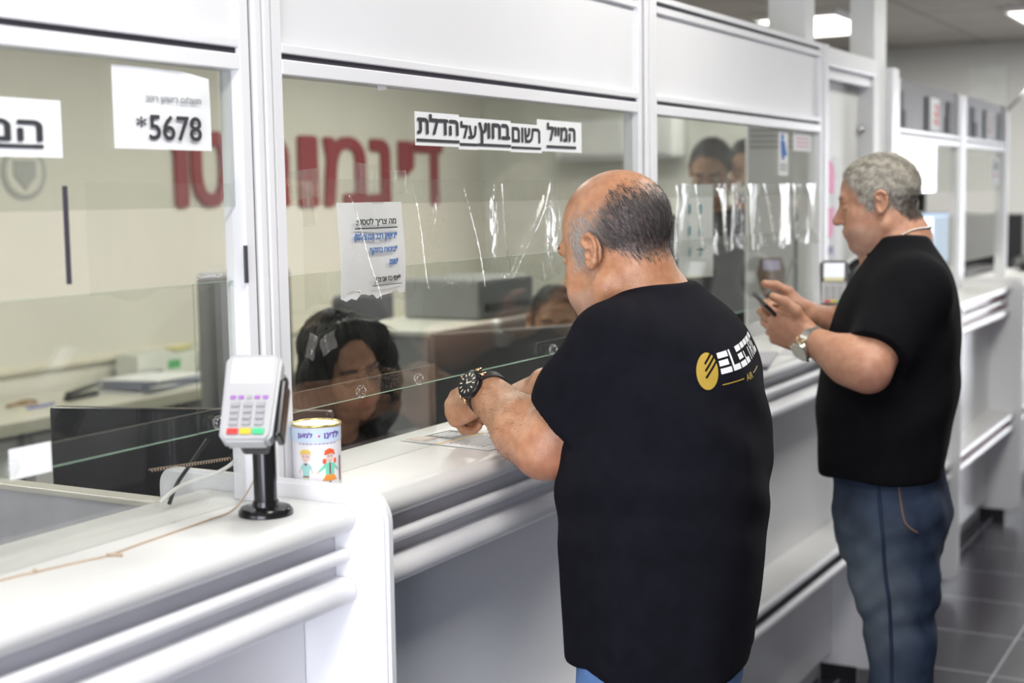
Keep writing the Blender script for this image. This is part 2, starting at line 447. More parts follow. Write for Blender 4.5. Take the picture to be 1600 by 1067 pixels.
def divider(x, label, yb=1.59):
    zt, zb, yf, r = 1.160, 0.045, 1.15, 0.05
    poly = arc(yf + r, zt - r, r, 180, 90) + arc(yb - .03, zt - .03, .03, 90, 0) + [(yb, zb)] + arc(yf + r, zb + r, r, 270, 180)
    bm = NB(); prism(bm, poly, 'X', x, x + DT)
    bmesh.ops.bevel(bm, geom=[e for e in bm.edges if len(e.link_faces) == 2 and e.calc_face_angle(0) > 1.2], offset=.005, segments=2, affect='EDGES')
    root = thing('counter_divider', (x + DT / 2, 1.36, 0), label, 'divider', 'white dividers between the counters')
    put('panel', bm, WHITE, root, auto=40)
    bm = NB(); box(bm, x + .002, x + DT - .002, 1.22, 1.34, 0.0, 0.05); put('foot', bm, BLACKP, root)
    return root
divider(DX[0], 'rounded white divider nearest the camera, beside the donation can')
divider(DX[1], 'rounded white divider hidden behind the balding man')
divider(DX[2], 'rounded white divider behind the legs of the man in blue jeans')
divider(DX[3], 'rounded white divider just right of the man with the phone')
divider(DX[4], 'rounded white divider farthest along, at the right edge')

# ------------------------------------------------------------------ glass screens on the counters
ZT = 2.045
def pane(bm, x0, x1, z0, z1, y=G, t=.006):
    box(bm, x0, x1, y - t / 2, y + t / 2, z0, z1)
    for f in bm.faces:
        if abs(f.normal.z) > 0.5: f.material_index = 1
    return bm
def screen(x0, x1, label, film_panels=(), dark_top=False, split=None, zt=ZT):
    """posts at both ends, opaque panel above, two glass panes with a speech gap between."""
    root = thing('counter_screen', ((x0 + x1) / 2, G, ZC), label, 'glass screen', 'framed glass screens above the counters')
    fw = .022
    bm = NB(); box(bm, x0, x0 + fw, G - .02, G + .02, ZC, zt, .002); put('side_frame', bm, FRAME, root)
    bm = NB(); box(bm, x1 - fw, x1, G - .02, G + .02, ZC, zt, .002); put('side_frame', bm, FRAME, root)
    a, b = x0 + fw, x1 - fw
    bm = NB(); box(bm, a, b, G - .02, G + .02, 1.768, 1.791, .002); put('glass_rail', bm, FRAME, root)
    bm = NB(); box(bm, a, b, G - .012, G + .012, 1.791, 1.800); put('dark_slot', bm, DARKGAP, root, label='dark slot above the glass')
    bm = NB(); box(bm, a, b, G - .02, G + .02, 1.800, 1.814, .002); put('panel_rail', bm, FRAME, root)
    bm = NB(); box(bm, a, b, G - .008, G + .008, 1.814, zt if dark_top else zt - .040)
    put('upper_panel', bm, mat('smoked_panel', (0.13, 0.12, 0.12), 0.45, var=0.1, scale=3, spec=.25) if dark_top else PANEL, root, label='dark glossy upper panel' if dark_top else None)
    if not dark_top:
        bm = NB(); box(bm, a, b, G - .02, G + .02, zt - .040, zt - .024, .002); put('top_rail', bm, FRAME, root)
        bm = NB(); box(bm, a, b, G - .012, G + .012, zt - .024, zt - .014); put('dark_slot', bm, DARKGAP, root)
        bm = NB(); box(bm, a, b, G - .02, G + .02, zt - .014, zt, .002); put('top_rail', bm, FRAME, root)
    bm = NB(); pane(bm, a, b, 1.571, 1.770); bm.normal_update(); put('upper_pane', bm, [PANE, PEDGE], root)
    bm = NB(); pane(bm, a, b if split is None else split, 1.247, 1.463, y=G + .008); put('lower_pane', bm, [PANE, PEDGE], root)
    if split is not None:
        bm = NB(); pane(bm, split + .002, b, 1.247, 1.463, y=G + .009); put('lower_pane', bm, [PANE, PEDGE], root)
    for (p, q) in film_panels:
        bm = NB(); pane(bm, p, q, ZC + .001, 1.281, y=G - .006, t=.004); gp = put('hatch_panel', bm, [ACRYL, ACRYL], root)
        for xx in ((1.70, 1.919, 2.095) if p == 1.74 else ((p + .06), (p + q) / 2, (q - .06))):
            if xx < p + .01: continue
            xx -= .03
            bm = NB()
            lathe(bm, [(.001, .0005), (.008, .0005), (.0105, .004), (.0105, .009), (.006, .012), (.001, .013)], (xx + .03, G - .008, 1.262), (0, -1, 0), 20)
            put('panel_knob', bm, ACRYL, gp, smooth=True)
    return root
SCR0 = screen(0.35, 1.653, 'glass screen nearest the camera, with the phone number sheet stuck on it', [(0.75, 1.625)], split=1.545)
SCR1 = screen(1.707, 3.062, 'glass screen in front of the seated dark-haired woman', [(1.74, 2.160), (2.550, 3.03)])
SCR2 = screen(3.125, 4.468, 'glass screen with clear film folds, before the man holding the phone', [(3.16, 3.55), (4.02, 4.43)])
SCR3 = screen(5.42, 6.52, 'glass screen under dark panels, right of the grey-haired man', dark_top=True, zt=2.0)
SCR4 = screen(6.62, 7.60, 'farthest glass screen under dark panels, at the right', dark_top=True, zt=2.0)
def post(xa, xb, z1, label, seals=True):
    root = thing('screen_post', ((xa + xb) / 2, G, 0), label, 'post', 'white posts between the screens')
    m_ = (xa + xb) / 2
    bm = NB(); box(bm, xa, m_ - .003, G - .024, G + .024, 0.0 if False else ZC, z1, .002); put('half_post', bm, FRAME, root)
    bm = NB(); box(bm, m_ + .003, xb, G - .024, G + .024, ZC, z1, .002); put('half_post', bm, FRAME, root)
    bm = NB(); box(bm, m_ - .003, m_ + .003, G - .012, G + .02, ZC, z1); put('joint', bm, DARKGAP, root, label='dark joint between halves')
    for xx in (xa - .0072, xb + .0004) if seals else ():
        bm = NB(); box(bm, xx, xx + .0068, G - .014, G + .014, ZC, z1); put('seal_strip', bm, DARKGAP, root)
    return root
post(1.6612, 1.6988, ZT + .4, 'tall white screen post beside the nearest card terminal')
post(3.0712, 3.1168, ZT + .4, 'white screen post behind the bald head of the leaning man')
post(4.4762, 4.522, ZT, 'white screen post left of the white door')
post(5.325, 5.4118, 2.03, 'white screen post right of the white door', False)
post(6.528, 6.612, 1.99, 'white screen post beside the dark upper panels', False)
lp_ = post(7.608, 7.68, 1.97, 'white screen post at the far end of the screens', False)
bm = NB(); tube(bm, [(7.645, 1.37, 1.965), (8.604, 1.330, 2.236)], .008, 8); put('stay_rod', bm, mat('rod_grey', (0.35, 0.35, 0.36), 0.4), lp_, smooth=True)

# ------------------------------------------------------------------ ceiling lights
def ceiling_light(x, y, sx, sy, power, label, col=(1.0, 0.985, 0.93), vis=6.0, grp='ceiling light panels'):
    root = thing('ceiling_light', (x, y, 2.6), label, 'ceiling light', grp)
    bm = NB()
    for (a, b, c, d) in ((x - sx / 2 - .02, x + sx / 2 + .02, y - sy / 2 - .02, y - sy / 2), (x - sx / 2 - .02, x + sx / 2 + .02, y + sy / 2, y + sy / 2 + .02),
                         (x - sx / 2 - .02, x - sx / 2, y - sy / 2, y + sy / 2), (x + sx / 2, x + sx / 2 + .02, y - sy / 2, y + sy / 2)):
        box(bm, a, b, c, d, 2.565, 2.599)
    put('frame', bm, FRAME, root)
    bm = NB(); box(bm, x - sx / 2, x + sx / 2, y - sy / 2, y + sy / 2, 2.572, 2.590)
    put('diffuser', bm, mat('light_diffuser', (0.9, 0.9, 0.85), 0.5, emit=(1.0, 0.97, 0.86), emit_s=vis), root)
    l = area('lamp', (x, y, 2.560), (x, y, 0), sx, sy, power, col)
    l.parent = root; l.location = (0, 0, -0.04); l.rotation_euler = (0, 0, 0)
    l.data.size = sx; l.data.size_y = sy
    return root
ceiling_light(8.52, 2.60, 1.0, 0.46, 30, 'lit ceiling panel seen between the two white columns')
ceiling_light(8.80, 1.22, 0.60, 0.60, 30, 'lit ceiling panel cut by the top right corner')
ceiling_light(2.0, 3.4, 1.2, 0.6, 23, 'ceiling panel above the back desk at the left')
ceiling_light(4.4, 3.2, 1.2, 0.6, 23, 'ceiling panel above the middle of the office')
ceiling_light(6.6, 3.4, 1.2, 0.6, 24, 'ceiling panel above the far part of the office')
ceiling_light(0.8, 0.45, 1.2, 0.5, 23, 'ceiling panel over the hall beside the photographer', col=(1.0, 1.0, 1.0))
ceiling_light(3.0, 0.45, 1.2, 0.5, 15, 'ceiling panel over the hall between the two standing men', col=(1.0, 1.0, 1.0))
ceiling_light(5.4, 0.45, 1.2, 0.5, 13, 'ceiling panel over the far part of the hall', col=(1.0, 1.0, 1.0))

# ================================================================== THINGS ON THE SCREENS AND COUNTERS
def paper_on_glass(name, x0, x1, z0, z1, y, label, cat='paper', group=None, fn=None, mats=PAPER, top=None):
    """a sheet stuck to the customer side of the glass (faces -Y)."""
    bm = NB()
    sheet(bm, (x0, y, z0), (1, 0, 0), (0, 0, 1), x1 - x0, z1 - z0, 14, 14, fn)
    return put(name, bm, mats, None, label, cat, group, auto=50)

def glass_text(parent, name, body, x0, x1, z0, z1, y, m, bold=0.0, underline=None):
    bm = fit_text(body, x1 - x0, z1 - z0, (x0, y, z0), (1, 0, 0), (0, -1, 0), 0.0004, bold)
    if underline:
        box(bm, x0 - .004, x1 + .004, y - .0006, y + .0002, z0 - underline[0], z0 - underline[0] + underline[1])
    return put(name, bm, m, parent)

yf = G - .0045
# five cut-out strips making one sentence
words = [('הדלת', 2.116, 2.264, 1.672, 1.731, 2.122, 2.258), ('על', 2.262, 2.331, 1.668, 1.727, 2.268, 2.324),
         ('בחוץ', 2.329, 2.459, 1.669, 1.727, 2.334, 2.452), ('רשום', 2.457, 2.588, 1.667, 1.723, 2.463, 2.578), ('המייל', 2.570, 2.772, 1.671, 1.735, 2.612, 2.738)]
wl = ['white paper strip with four large letters, leftmost of the five on the glass', 'small white paper strip with two letters, second from left of five',
      'white paper strip in the middle of the five on the glass', 'white paper strip with four letters, second from right of five', 'longest white paper strip, rightmost of the five taped on the glass']
for i, (t, a, b, c, d, ta, tb) in enumerate(words):
    s_ = paper_on_glass('paper_strip', a, b, c, d, yf - .0006 * (i % 2), wl[i], 'sign', 'letter strips taped on the glass')
    hgt = d - c
    z0 = c + hgt * .36
    z1 = {0: d - .004, 4: d - .006}.get(i, c + hgt * .86)
    glass_text(s_, 'lettering', heb(t), ta, tb, (c + hgt * .20 if t == 'בחוץ' else z0), z1, yf - .0016, INK, 0.05)
    bm = NB(); box(bm, ta - .004, tb + .004, yf - .0020, yf - .0012, c + hgt * .12, c + hgt * .20); put('underline', bm, INK, s_)

# torn notice behind the film
def torn(u, v): return (0, -.004 * math.sin(u * 70) * max(0, 1 - v / .03) - .003 * math.sin(u * 190) * max(0, 1 - v / .02), .003 * math.sin(v * 30) + .002 * math.sin(u * 40))
n_ = paper_on_glass('notice', 1.879, 2.064, 1.418, 1.574, yf - .003, 'white torn notice with black and blue writing under the speech gap', 'notice', fn=lambda u, v: torn(u, v))
yn = yf - .0095
for (t, a, b, c, d, m, ul) in (('מה צריך לטסט:', 1.918, 2.034, 1.534, 1.548, INK, (.004, .002)), ('*רישיון רכב (גם צולם!)', 1.912, 2.036, 1.509, 1.524, INKB, None),
                               ('*ביטוח בתוקף', 1.955, 2.036, 1.487, 1.500, INKB, None), ('*טופס', 2.012, 2.038, 1.468, 1.479, INKB, None), ('*ייפוי כח אם צריך', 1.965, 2.044, 1.438, 1.450, INK, (.004, .0012))):
    glass_text(n_, 'lettering', heb(t).replace('(', '\x00').replace(')', '(').replace('\x00', ')'), a, b, c, d, yn, m, 0.04, ul)

# phone number sheet with a curled corner
def curl(u, v): 
    k = max(0.0, (u - .13)) * max(0.0, (v - .06)) 
    return (-k * 4.0, -k * 3.0, k * 3.0 + .001 * math.sin(u * 30))
s_ = paper_on_glass('phone_sheet', 1.390, 1.580, 1.651, 1.760, yf - .002, 'white sheet with a large phone number and a curled corner', 'sign', fn=curl)
glass_text(s_, 'lettering', heb('תשלום רישיון רכב'), 1.447, 1.556, 1.713, 1.724, yf - .0052, INKG, 0.03)
glass_text(s_, 'lettering', '5678', 1.452, 1.555, 1.664, 1.697, yf - .0052, INK, 0.022)
glass_text(s_, 'lettering', '*', 1.428, 1.446, 1.680, 1.694, yf - .0052, INK, 0.02)
s_ = paper_on_glass('notice', 0.98, 1.300, 1.637, 1.708, yf - .001, 'white notice with large underlined letters cut by the left edge', 'notice')
glass_text(s_, 'lettering', heb('המייל'), 1.10, 1.266, 1.657, 1.688, yf - .0025, INK, 0.05)
bm = NB(); box(bm, 1.02, 1.268, yf - .0028, yf - .002, 1.648, 1.6525); put('underline', bm, INK, s_)
paper_on_glass('reflection_sheet', 1.188, 1.254, 1.246, 1.284, G - .0095, 'small white sheet imitating a window reflection low on the nearest glass', 'reflection')  # added sheet stands in for the reflection of a window
# black strip at the gap of the nearest screen, latch on its frame
bm = NB(); box(bm, 1.298, 1.303, G - .008, G - .0035, 1.478, 1.602); put('seal_strip', bm, DARKGAP, None, 'thin upright dark strip on the nearest glass', 'strip')
bm = NB(); box(bm, 1.623, 1.630, G - .024, G - .0205, 1.46, 1.515, .001); put('latch', bm, DARKGAP, SCR0)
# stickers on the third screen
s_ = paper_on_glass('sticker', 4.085, 4.170, 1.630, 1.762, yf, 'tall pale sticker with a blue figure at the top right of the glass', 'sticker')
bm = NB()
prism(bm, arc(4.115, 1.742, .011, 0, 360, 16)[:-1], 'Y', yf - .0014, yf - .0004); prism(bm, [(4.098, 1.731), (4.135, 1.731), (4.150, 1.700), (4.160, 1.690), (4.135, 1.688), (4.128, 1.676), (4.112, 1.678), (4.104, 1.705)], 'Y', yf - .0014, yf - .0004)
put('figure', bm, INKB, s_)
bm = NB()
for i in range(3): box(bm, 4.095, 4.155, yf - .0012, yf - .0006, 1.645 + i * .008, 1.648 + i * .008)
put('text_lines', bm, INKG, s_)
s_ = paper_on_glass('label', 4.225, 4.395, 1.705, 1.760, yf, 'white label in the top right corner of the glass beside the blue sticker', 'sticker')
bm = NB()
for i in range(3): box(bm, 4.245, 4.375, yf - .0012, yf - .0006, 1.718 + i * .012, 1.721 + i * .012)
put('text_lines', bm, mat('pink_ink', (0.7, 0.25, 0.3), 0.6), s_)
# tall paper inside the third screen
def sheet_in(name, p, w, h, label, mats=PAPER, cat='paper'):
    bm = NB(); sheet(bm, p, (1, -.15, 0), (0, 0, 1), w, h, 4, 4); return put(name, bm, mats, None, label, cat)
# clear film hung over the speech gaps
def film(x0, x1, z0, z1, seed, amp, label, folds=(), tag_=0):
    rnd = random.Random(seed)
    ph = [(rnd.uniform(8, 40), rnd.uniform(-14, 14), rnd.uniform(0, 6), rnd.uniform(.3, 1)) for _ in range(7)]
    def fn(u, v):
        h = z1 - z0; t = 1 - v / h
        d = sum(a * math.sin(kx * u + kz * v + p) for kx, kz, p, a in ph) * amp * (.25 + .75 * math.sin(PI * min(1, max(0, t)))) 
        for (fx, sl, wd, am) in folds:
            q = (u - fx - sl * (h - v)) / wd
            d += am * math.exp(-q * q) * min(1, t * 4)
        dz = .006 * math.sin(u * 23 + seed) + .004 * math.sin(u * 61)
        return (0, dz if v < .01 else 0, max(d, -.006) + .012)
    bm = NB(); sheet(bm, (x0, G - .010, z0), (1, 0, 0), (0, 0, 1), x1 - x0, z1 - z0, int((x1 - x0) / .005), 34, fn, thick=0)
    return put('film_sheet', bm, FILM, None, label, 'plastic film', 'clear film hung over the speech gaps', smooth=True)
FS0 = film(1.32, 1.60, 1.46, 1.605, 3, .0012, 'clear film sheet hung over the gap of the nearest screen')
FS1 = film(1.765, 2.98, 1.415, 1.612, 5, .0022, 'wide crinkled clear film over the gap above the seated woman', [(.10, .5, .006, .008), (.30, .25, .005, .006), (.62, .12, .005, .010), (.82, -.9, .01, .010), (.47, .35, .008, .008), (1.02, -.3, .008, .008)])
FS2 = film(3.16, 4.40, 1.425, 1.605, 9, .0030, 'clear film with bright upright folds on the third screen', [(.08 + .13 * i, .25 * ((i * 7) % 3 - .4), .013, .016) for i in range(10)])
# short tapes
for i, (x, z, ww, hh, rot, lab) in enumerate(((1.79, 1.60, .075, .045, .1, 'wide strip of clear tape holding the film, left end'), (1.955, 1.615, .06, .05, -.08, 'wrinkled clear tape above the torn notice'),
                                          (1.80, 1.573, .03, .07, .05, 'narrow clear tape hanging below the film, left end'), (2.055, 1.607, .05, .04, .02, 'clear tape right of the torn notice top'),
                                          (1.845, 1.345, .04, .03, .3, 'scrap of clear tape above the dark hair of the seated woman'), (1.79, 1.355, .025, .04, -.4, 'twisted scrap of clear tape left of the other scrap'), (2.60, 1.425, .05, .035, .35, 'tape scrap imitating a light glare before the face above the grey monitor'))):  # the last scrap is added to stand for glare on the glass
    c_, s__ = math.cos(rot), math.sin(rot)
    bm = NB(); sheet(bm, (x - ww / 2, G - .006, z - hh / 2), (c_, 0, s__), (-s__, 0, c_), ww, hh, 8, 6, lambda u, v: .002 + .0012 * math.sin(u * 200) + .001 * math.sin(v * 260), thick=0)
    put('clear_tape', bm, TAPE, None, lab, 'tape', 'tape scraps on the glass', smooth=True)
bm = NB(); sheet(bm, (2.000, 1.366, 1.760), (1, 0, .15), (-.3, 0, 1), .018, .014, 3, 3, lambda u, v: .004 * u / .018); put('white_tag', bm, PAPER, None, 'tiny white folded tag at the top of the second glass', 'tag')

# ------------------------------------------------------------------ card terminals
KEYC = mat('key_grey', (0.36, 0.36, 0.37), 0.4); TERM = mat('terminal_silver', (0.46, 0.46, 0.46), 0.35); SCRN = mat('terminal_screen', (0.85, 0.87, 0.93), 0.15, emit=(0.9, 0.93, 1.0), emit_s=0.2)
PURP = mat('key_purple', (0.36, 0.14, 0.46), 0.4); KR = mat('key_red', (0.6, 0.04, 0.03), 0.4); KY = mat('key_yellow', (0.75, 0.5, 0.02), 0.4); KG = mat('key_green', (0.05, 0.55, 0.22), 0.4)
def terminal(center, nrm, sc, base, label, dark=False, pole_r=.0165):
    n = Vector(nrm).normalized(); x = Vector((-n.y, n.x, 0)).normalized()
    M = basis(center, x, n) @ Matrix.Scale(sc, 4)
    root = thing('card_terminal', base, label, 'card terminal', 'card terminals on poles')
    def b(x0, x1, y0, y1, z0, z1, bev=.0, seg=2):
        m = NB(); box(m, x0, x1, y0, y1, z0, z1, bev, seg); bmesh.ops.transform(m, matrix=M, verts=m.verts[:]); return m
    body = mat('terminal_dark', (0.05, 0.05, 0.05), 0.4) if dark else TERM
    m = NB(); prism(m, [(-.040, .055), (-.034, .066), (.034, .066), (.040, .055), (.037, -.060), (.030, -.070), (-.030, -.070), (-.037, -.060)], 'Z', -.016, .012)
    bmesh.ops.bevel(m, geom=[e for e in m.edges if e.calc_face_angle(0) > .9], offset=.004, segments=3, affect='EDGES'); bmesh.ops.transform(m, matrix=M, verts=m.verts[:])
    put('housing', m, body, root, auto=45)
    if dark:
        put('face_plate', b(-.034, .034, -.062, .002, .012, .0135, .001), TERM, root)
        put('receipt', b(-.027, .027, .003, .012, .0125, .017), mat('receipt_yellow', (0.8, 0.75, 0.45), 0.7), root)
    put('screen', b(-.029, .029, .020 if not dark else .014, .058, .0115, .0128, .001), SCRN, root)
    for i in range(5): put('function_key', b(-.027 + i * .0115, -.019 + i * .0115, -.006, -.001, .012, .0145, .0008), PURP if not dark and i != 2 else (GREYP if not dark else KEYC), root, label='purple function key' if not dark and i != 2 else None)
    for r in range(4):
        for c in range(3): put('key', b(-.025 + c * .018, -.012 + c * .018, -.018 - r * .0095, -.0115 - r * .0095, .012, .0155, .001), KEYC, root)
    for i, km in enumerate((KR, KY, KG)): put('key', b(-.026 + i * .018, -.010 + i * .018, -.0605, -.052, .012, .016, .0012), km, root, label=('red', 'yellow', 'green')[i] + ' key')
    put('cradle', b(-.036, .043, -.050, .050, -.040, -.014, .008, 3), BLACKP, root)
    put('side_grip', b(.037, .047, -.058, .030, -.034, .004, .004, 2), BLACKS, root)
    put('tilt_joint', b(-.020, .020, -.060, -.012, -.062, -.036, .006), BLACKP, root)
    m = NB(); lathe(m, [(pole_r, 0.008), (pole_r, (M @ Vector((0, -.035, -.05))).z - base[2] + .004)], base, seg=28); put('pole', m, BLACKS, root, auto=40)
    m = NB(); lathe(m, [(.039, 0.0), (.039, .006), (.035, .011), (pole_r + .003, .013), (pole_r + .002, .02)], base, seg=36); put('base', m, BLACKS, root, auto=40)
    return root
terminal((1.446, 1.201, 1.321), (-.74, -.36, .56), .93, (1.574, 1.288, ZC), 'silver card terminal on a black pole, nearest the camera')
terminal((3.979, 1.171, 1.319), (-.80, -.22, .30), 1.0, (4.405, 1.295, 1.133), 'dark card terminal with yellow receipt beside the white door', dark=True)

# ------------------------------------------------------------------ donation can
CX, CY, CR, CH = 1.736, 1.317, .0370, .108
can = thing('donation_can', (CX, CY, ZC), 'white donation can with drawn children and a blue band', 'can')
bm = NB(); lathe(bm, [(CR, 0.001), (CR, CH - .004), (CR - .002, CH - .002)], (CX, CY, ZC), seg=48); put('body', bm, mat('can_white', (0.86, 0.85, 0.88), 0.35, var=0.01), can, auto=40)
bm = NB()
tube(bm, [(CX + math.cos(a) * CR, CY + math.sin(a) * CR, ZC + CH - .002) for a in [2 * PI * i / 40 for i in range(40)]], .0018, 8, closed=True); put('rim', bm, mat('can_gold', (0.75, 0.6, 0.2), 0.25, 1.0), can, smooth=True)
bm = NB(); lathe(bm, [(CR - .003, 0), (CR - .004, .0015), (.004, .0018)], (CX, CY, ZC + CH - .008), seg=36); put('lid', bm, mat('can_lid_pink', (0.75, 0.55, 0.5), 0.3), can, auto=40)
CA = math.atan2(-.62, -.785)
def wrap(bm, lift=.0006):
    for v in bm.verts:
        a = CA + v.co.x / CR; r = CR + lift + max(0, v.co.z)
        v.co = Vector((CX + r * math.cos(a), CY + r * math.sin(a), ZC + v.co.y))
    return bm
def flat(polys):
    bm = NB()
    for p in polys:
        # subdivide along x by slicing so that the bend is smooth
        f = bm.faces.new([bm.verts.new((x, y, 0)) for x, y in p])
    for k in range(-40, 41):
        g = bm.verts[:] + bm.edges[:] + bm.faces[:]
        bmesh.ops.bisect_plane(bm, geom=g, plane_co=(k * .003, 0, 0), plane_no=(1, 0, 0))
    return wrap(bm)
def rect(a, b, c, d): return [(a, c), (b, c), (b, d), (a, d)]
def disc(x, y, rx, ry=None, n=18): return [(x + rx * math.cos(2 * PI * i / n), y + (ry or rx) * math.sin(2 * PI * i / n)) for i in range(n)]
def deco(name, polys, col, lift=.0006):
    bm = flat(polys)
    if lift != .0006:
        for v in bm.verts:
            d = Vector((v.co.x - CX, v.co.y - CY, 0)).normalized(); v.co += d * (lift - .0006)
    put(name, bm, mat('can_' + name, col, 0.45, var=0.01), can)
deco('blue_band', [rect(-.115, .115, CH - .026, CH - .006)], (0.62, 0.76, 0.93))
bm = NB(); bm2 = fit_text(heb('למען'), .024, .0095, (-.031, CH - .0205, 0), (1, 0, 0), (0, 0, 1), 0, .05); merge(bm, bm2)
bm2 = fit_text(heb('ילדינו'), .026, .0105, (.011, CH - .0205, 0), (1, 0, 0), (0, 0, 1), 0, .05); merge(bm, bm2)
for k in range(-30, 31): bmesh.ops.bisect_plane(bm, geom=bm.verts[:] + bm.edges[:] + bm.faces[:], plane_co=(k * .004, 0, 0), plane_no=(1, 0, 0))
wrap(bm, .0012); put('lettering', bm, mat('can_purple', (0.17, 0.08, 0.42), 0.5), can)
deco('red_dot', [disc(.003, CH - .0165, .0016)], (0.8, 0.02, 0.1), .0013)
deco('small_print', [rect(-.030 + i * .0062, -.0255 + i * .0062, CH - .0292, CH - .0278) for i in range(10)], (0.3, 0.25, 0.5))
SK = (0.80, 0.58, 0.50)
deco('boy_head', [disc(-.0185, .060, .0075, .0080), disc(.0190, .058, .0062, .0072)], SK)
deco('blond_hair', [[(-.0275, .060), (-.0275, .068), (-.023, .071), (-.015, .071), (-.010, .068), (-.0098, .062), (-.012, .0655), (-.025, .0645)]], (0.85, 0.60, 0.12), .0011)
deco('red_hair', [[(.0095, .062), (.011, .069), (.018, .072), (.026, .069), (.0285, .061), (.022, .0645), (.013, .0625)], disc(.0100, .0525, .0030, .0042), disc(.0280, .0525, .0026, .0042)], (0.85, 0.13, 0.04), .0011)
deco('teal_shirt', [[(-.0285, .0395), (-.027, .046), (-.0225, .050), (-.0145, .050), (-.010, .046), (-.0085, .0395), (-.0125, .0405), (-.0135, .030), (-.0235, .030), (-.0245, .0405)]], (0.36, 0.66, 0.62))
deco('green_jacket', [[(.0005, .0385), (.011, .049), (.0175, .0505), (.0255, .049), (.036, .0385), (.034, .0365), (.0265, .0425), (.0265, .032), (.0115, .032), (.0115, .0425), (.002, .036)]], (0.20, 0.66, 0.46))
deco('orange_skirt', [[(.012, .0315), (.026, .0315), (.032, .0225), (.006, .0225)]], (0.88, 0.33, 0.06))
deco('trousers', [[(-.0235, .0285), (-.0135, .0285), (-.0125, .004), (-.0175, .004), (-.0185, .020), (-.0195, .004), (-.0245, .004)]], (0.72, 0.78, 0.58))
DKC = (0.25, 0.07, 0.10)
for nm_, pl_ in (('belt', rect(-.0235, -.0135, .0285, .0305)), ('collar', [(-.0215, .050), (-.0155, .050), (-.0185, .0455)]), ('legs', rect(.0165, .0205, .010, .0215)), ('scarf', rect(.0175, .0200, .0325, .0495)), ('next_figure', rect(.0385, .0420, .020, .058))): deco(nm_, [pl_], DKC, .0010)
deco('faces', [disc(-.0215, .0605, .0011), disc(-.0155, .0605, .0011), disc(.0165, .0600, .0011), disc(.0215, .0600, .0011), rect(-.0200, -.0170, .0545, .0551), rect(.0178, .0205, .0530, .0537)], (0.2, 0.2, 0.35), .0010)
deco('hands', [disc(-.0290, .0370, .0020), disc(-.0085, .0370, .0016), disc(.0000, .0360, .0022), disc(.0365, .0365, .0016)], SK, .0010)

# ------------------------------------------------------------------ string, cables
TW = mat('beige_twine', (0.55, 0.42, 0.30), 0.9, var=0.1)
tw = thing('twine', (1.40, 1.33, ZC), 'thin beige twine lying along the nearest counter', 'string')
pts = [(0.75, 1.345, ZC + .0015), (0.98, 1.35, ZC + .0015), (1.149, 1.345, ZC + .0015), (1.193, 1.337, ZC + .0015), (1.25, 1.325, ZC + .0015), (1.291, 1.316, ZC + .0015), (1.36, 1.322, ZC + .0015), (1.432, 1.328, ZC + .0015), (1.50, 1.332, ZC + .002), (1.555, 1.335, ZC + .004), (1.59, 1.338, ZC + .02), (1.625, 1.342, ZC + .048), (1.642, 1.345, ZC + .062)]
def smooth_path(p, k=6):
    p = [Vector(q) for q in p]; out = []
    for i in range(len(p) - 1):
        p0, p1, p2, p3 = p[max(i - 1, 0)], p[i], p[i + 1], p[min(i + 2, len(p) - 1)]
        for j in range(k):
            t = j / k
            out.append(.5 * ((2 * p1) + (p2 - p0) * t + (2 * p0 - 5 * p1 + 4 * p2 - p3) * t * t + (-p0 + 3 * p1 - 3 * p2 + p3) * t ** 3))
    out.append(p[-1]); return out
bm = NB(); tube(bm, smooth_path(pts), .0013, 6); put('strand', bm, TW, tw, smooth=True)
bm = NB(); tube(bm, [(1.291, 1.316, ZC + .0025), (1.296, 1.308, ZC + .003), (1.300, 1.298, ZC + .002)], .0022, 6); put('knot', bm, TW, tw, smooth=True)
bm = NB(); bmesh.ops.create_icosphere(bm, subdivisions=2, radius=.0032, matrix=Matrix.Translation((1.193, 1.337, ZC + .003))); put('knot', bm, TW, tw, smooth=True)
bm = NB(); tube(bm, [(1.642 + .006 * math.cos(a), 1.344 + .008 * math.sin(a), ZC + .064 + .002 * math.sin(3 * a)) for a in [2 * PI * i / 14 for i in range(14)]], .0018, 6, closed=True); put('loop', bm, TW, tw, smooth=True)
bm = NB(); tube(bm, smooth_path([(1.50, 1.42, 1.152), (1.535, 1.42, 1.166), (1.57, 1.415, 1.172), (1.61, 1.41, 1.176), (1.64, 1.405, 1.185), (1.655, 1.40, 1.2)]), .0032, 8); put('white_cable', bm, mat('cable_white', (0.75, 0.74, 0.7), 0.5), None, 'white cable looping over the top of the nearest divider', 'cable', smooth=True)
bm = NB(); tube(bm, smooth_path([(1.54, 1.44, 1.14), (1.548, 1.43, 1.17), (1.565, 1.42, 1.195), (1.595, 1.41, 1.23)]), .0030, 8); put('black_cable', bm, BLACKP, None, 'black cable rising behind the nearest glass', 'cable', smooth=True)
bm = NB()
hel = [(1.47 + .17 * i / 200, 1.408 + .0021 * math.cos(i * .9), 1.205 - .012 * i / 200 + .0021 * math.sin(i * .9)) for i in range(201)]
tube(bm, hel, .0006, 5); put('spring_cord', bm, TW, None, 'coiled beige cord stretched behind the nearest glass', 'cord', smooth=True)

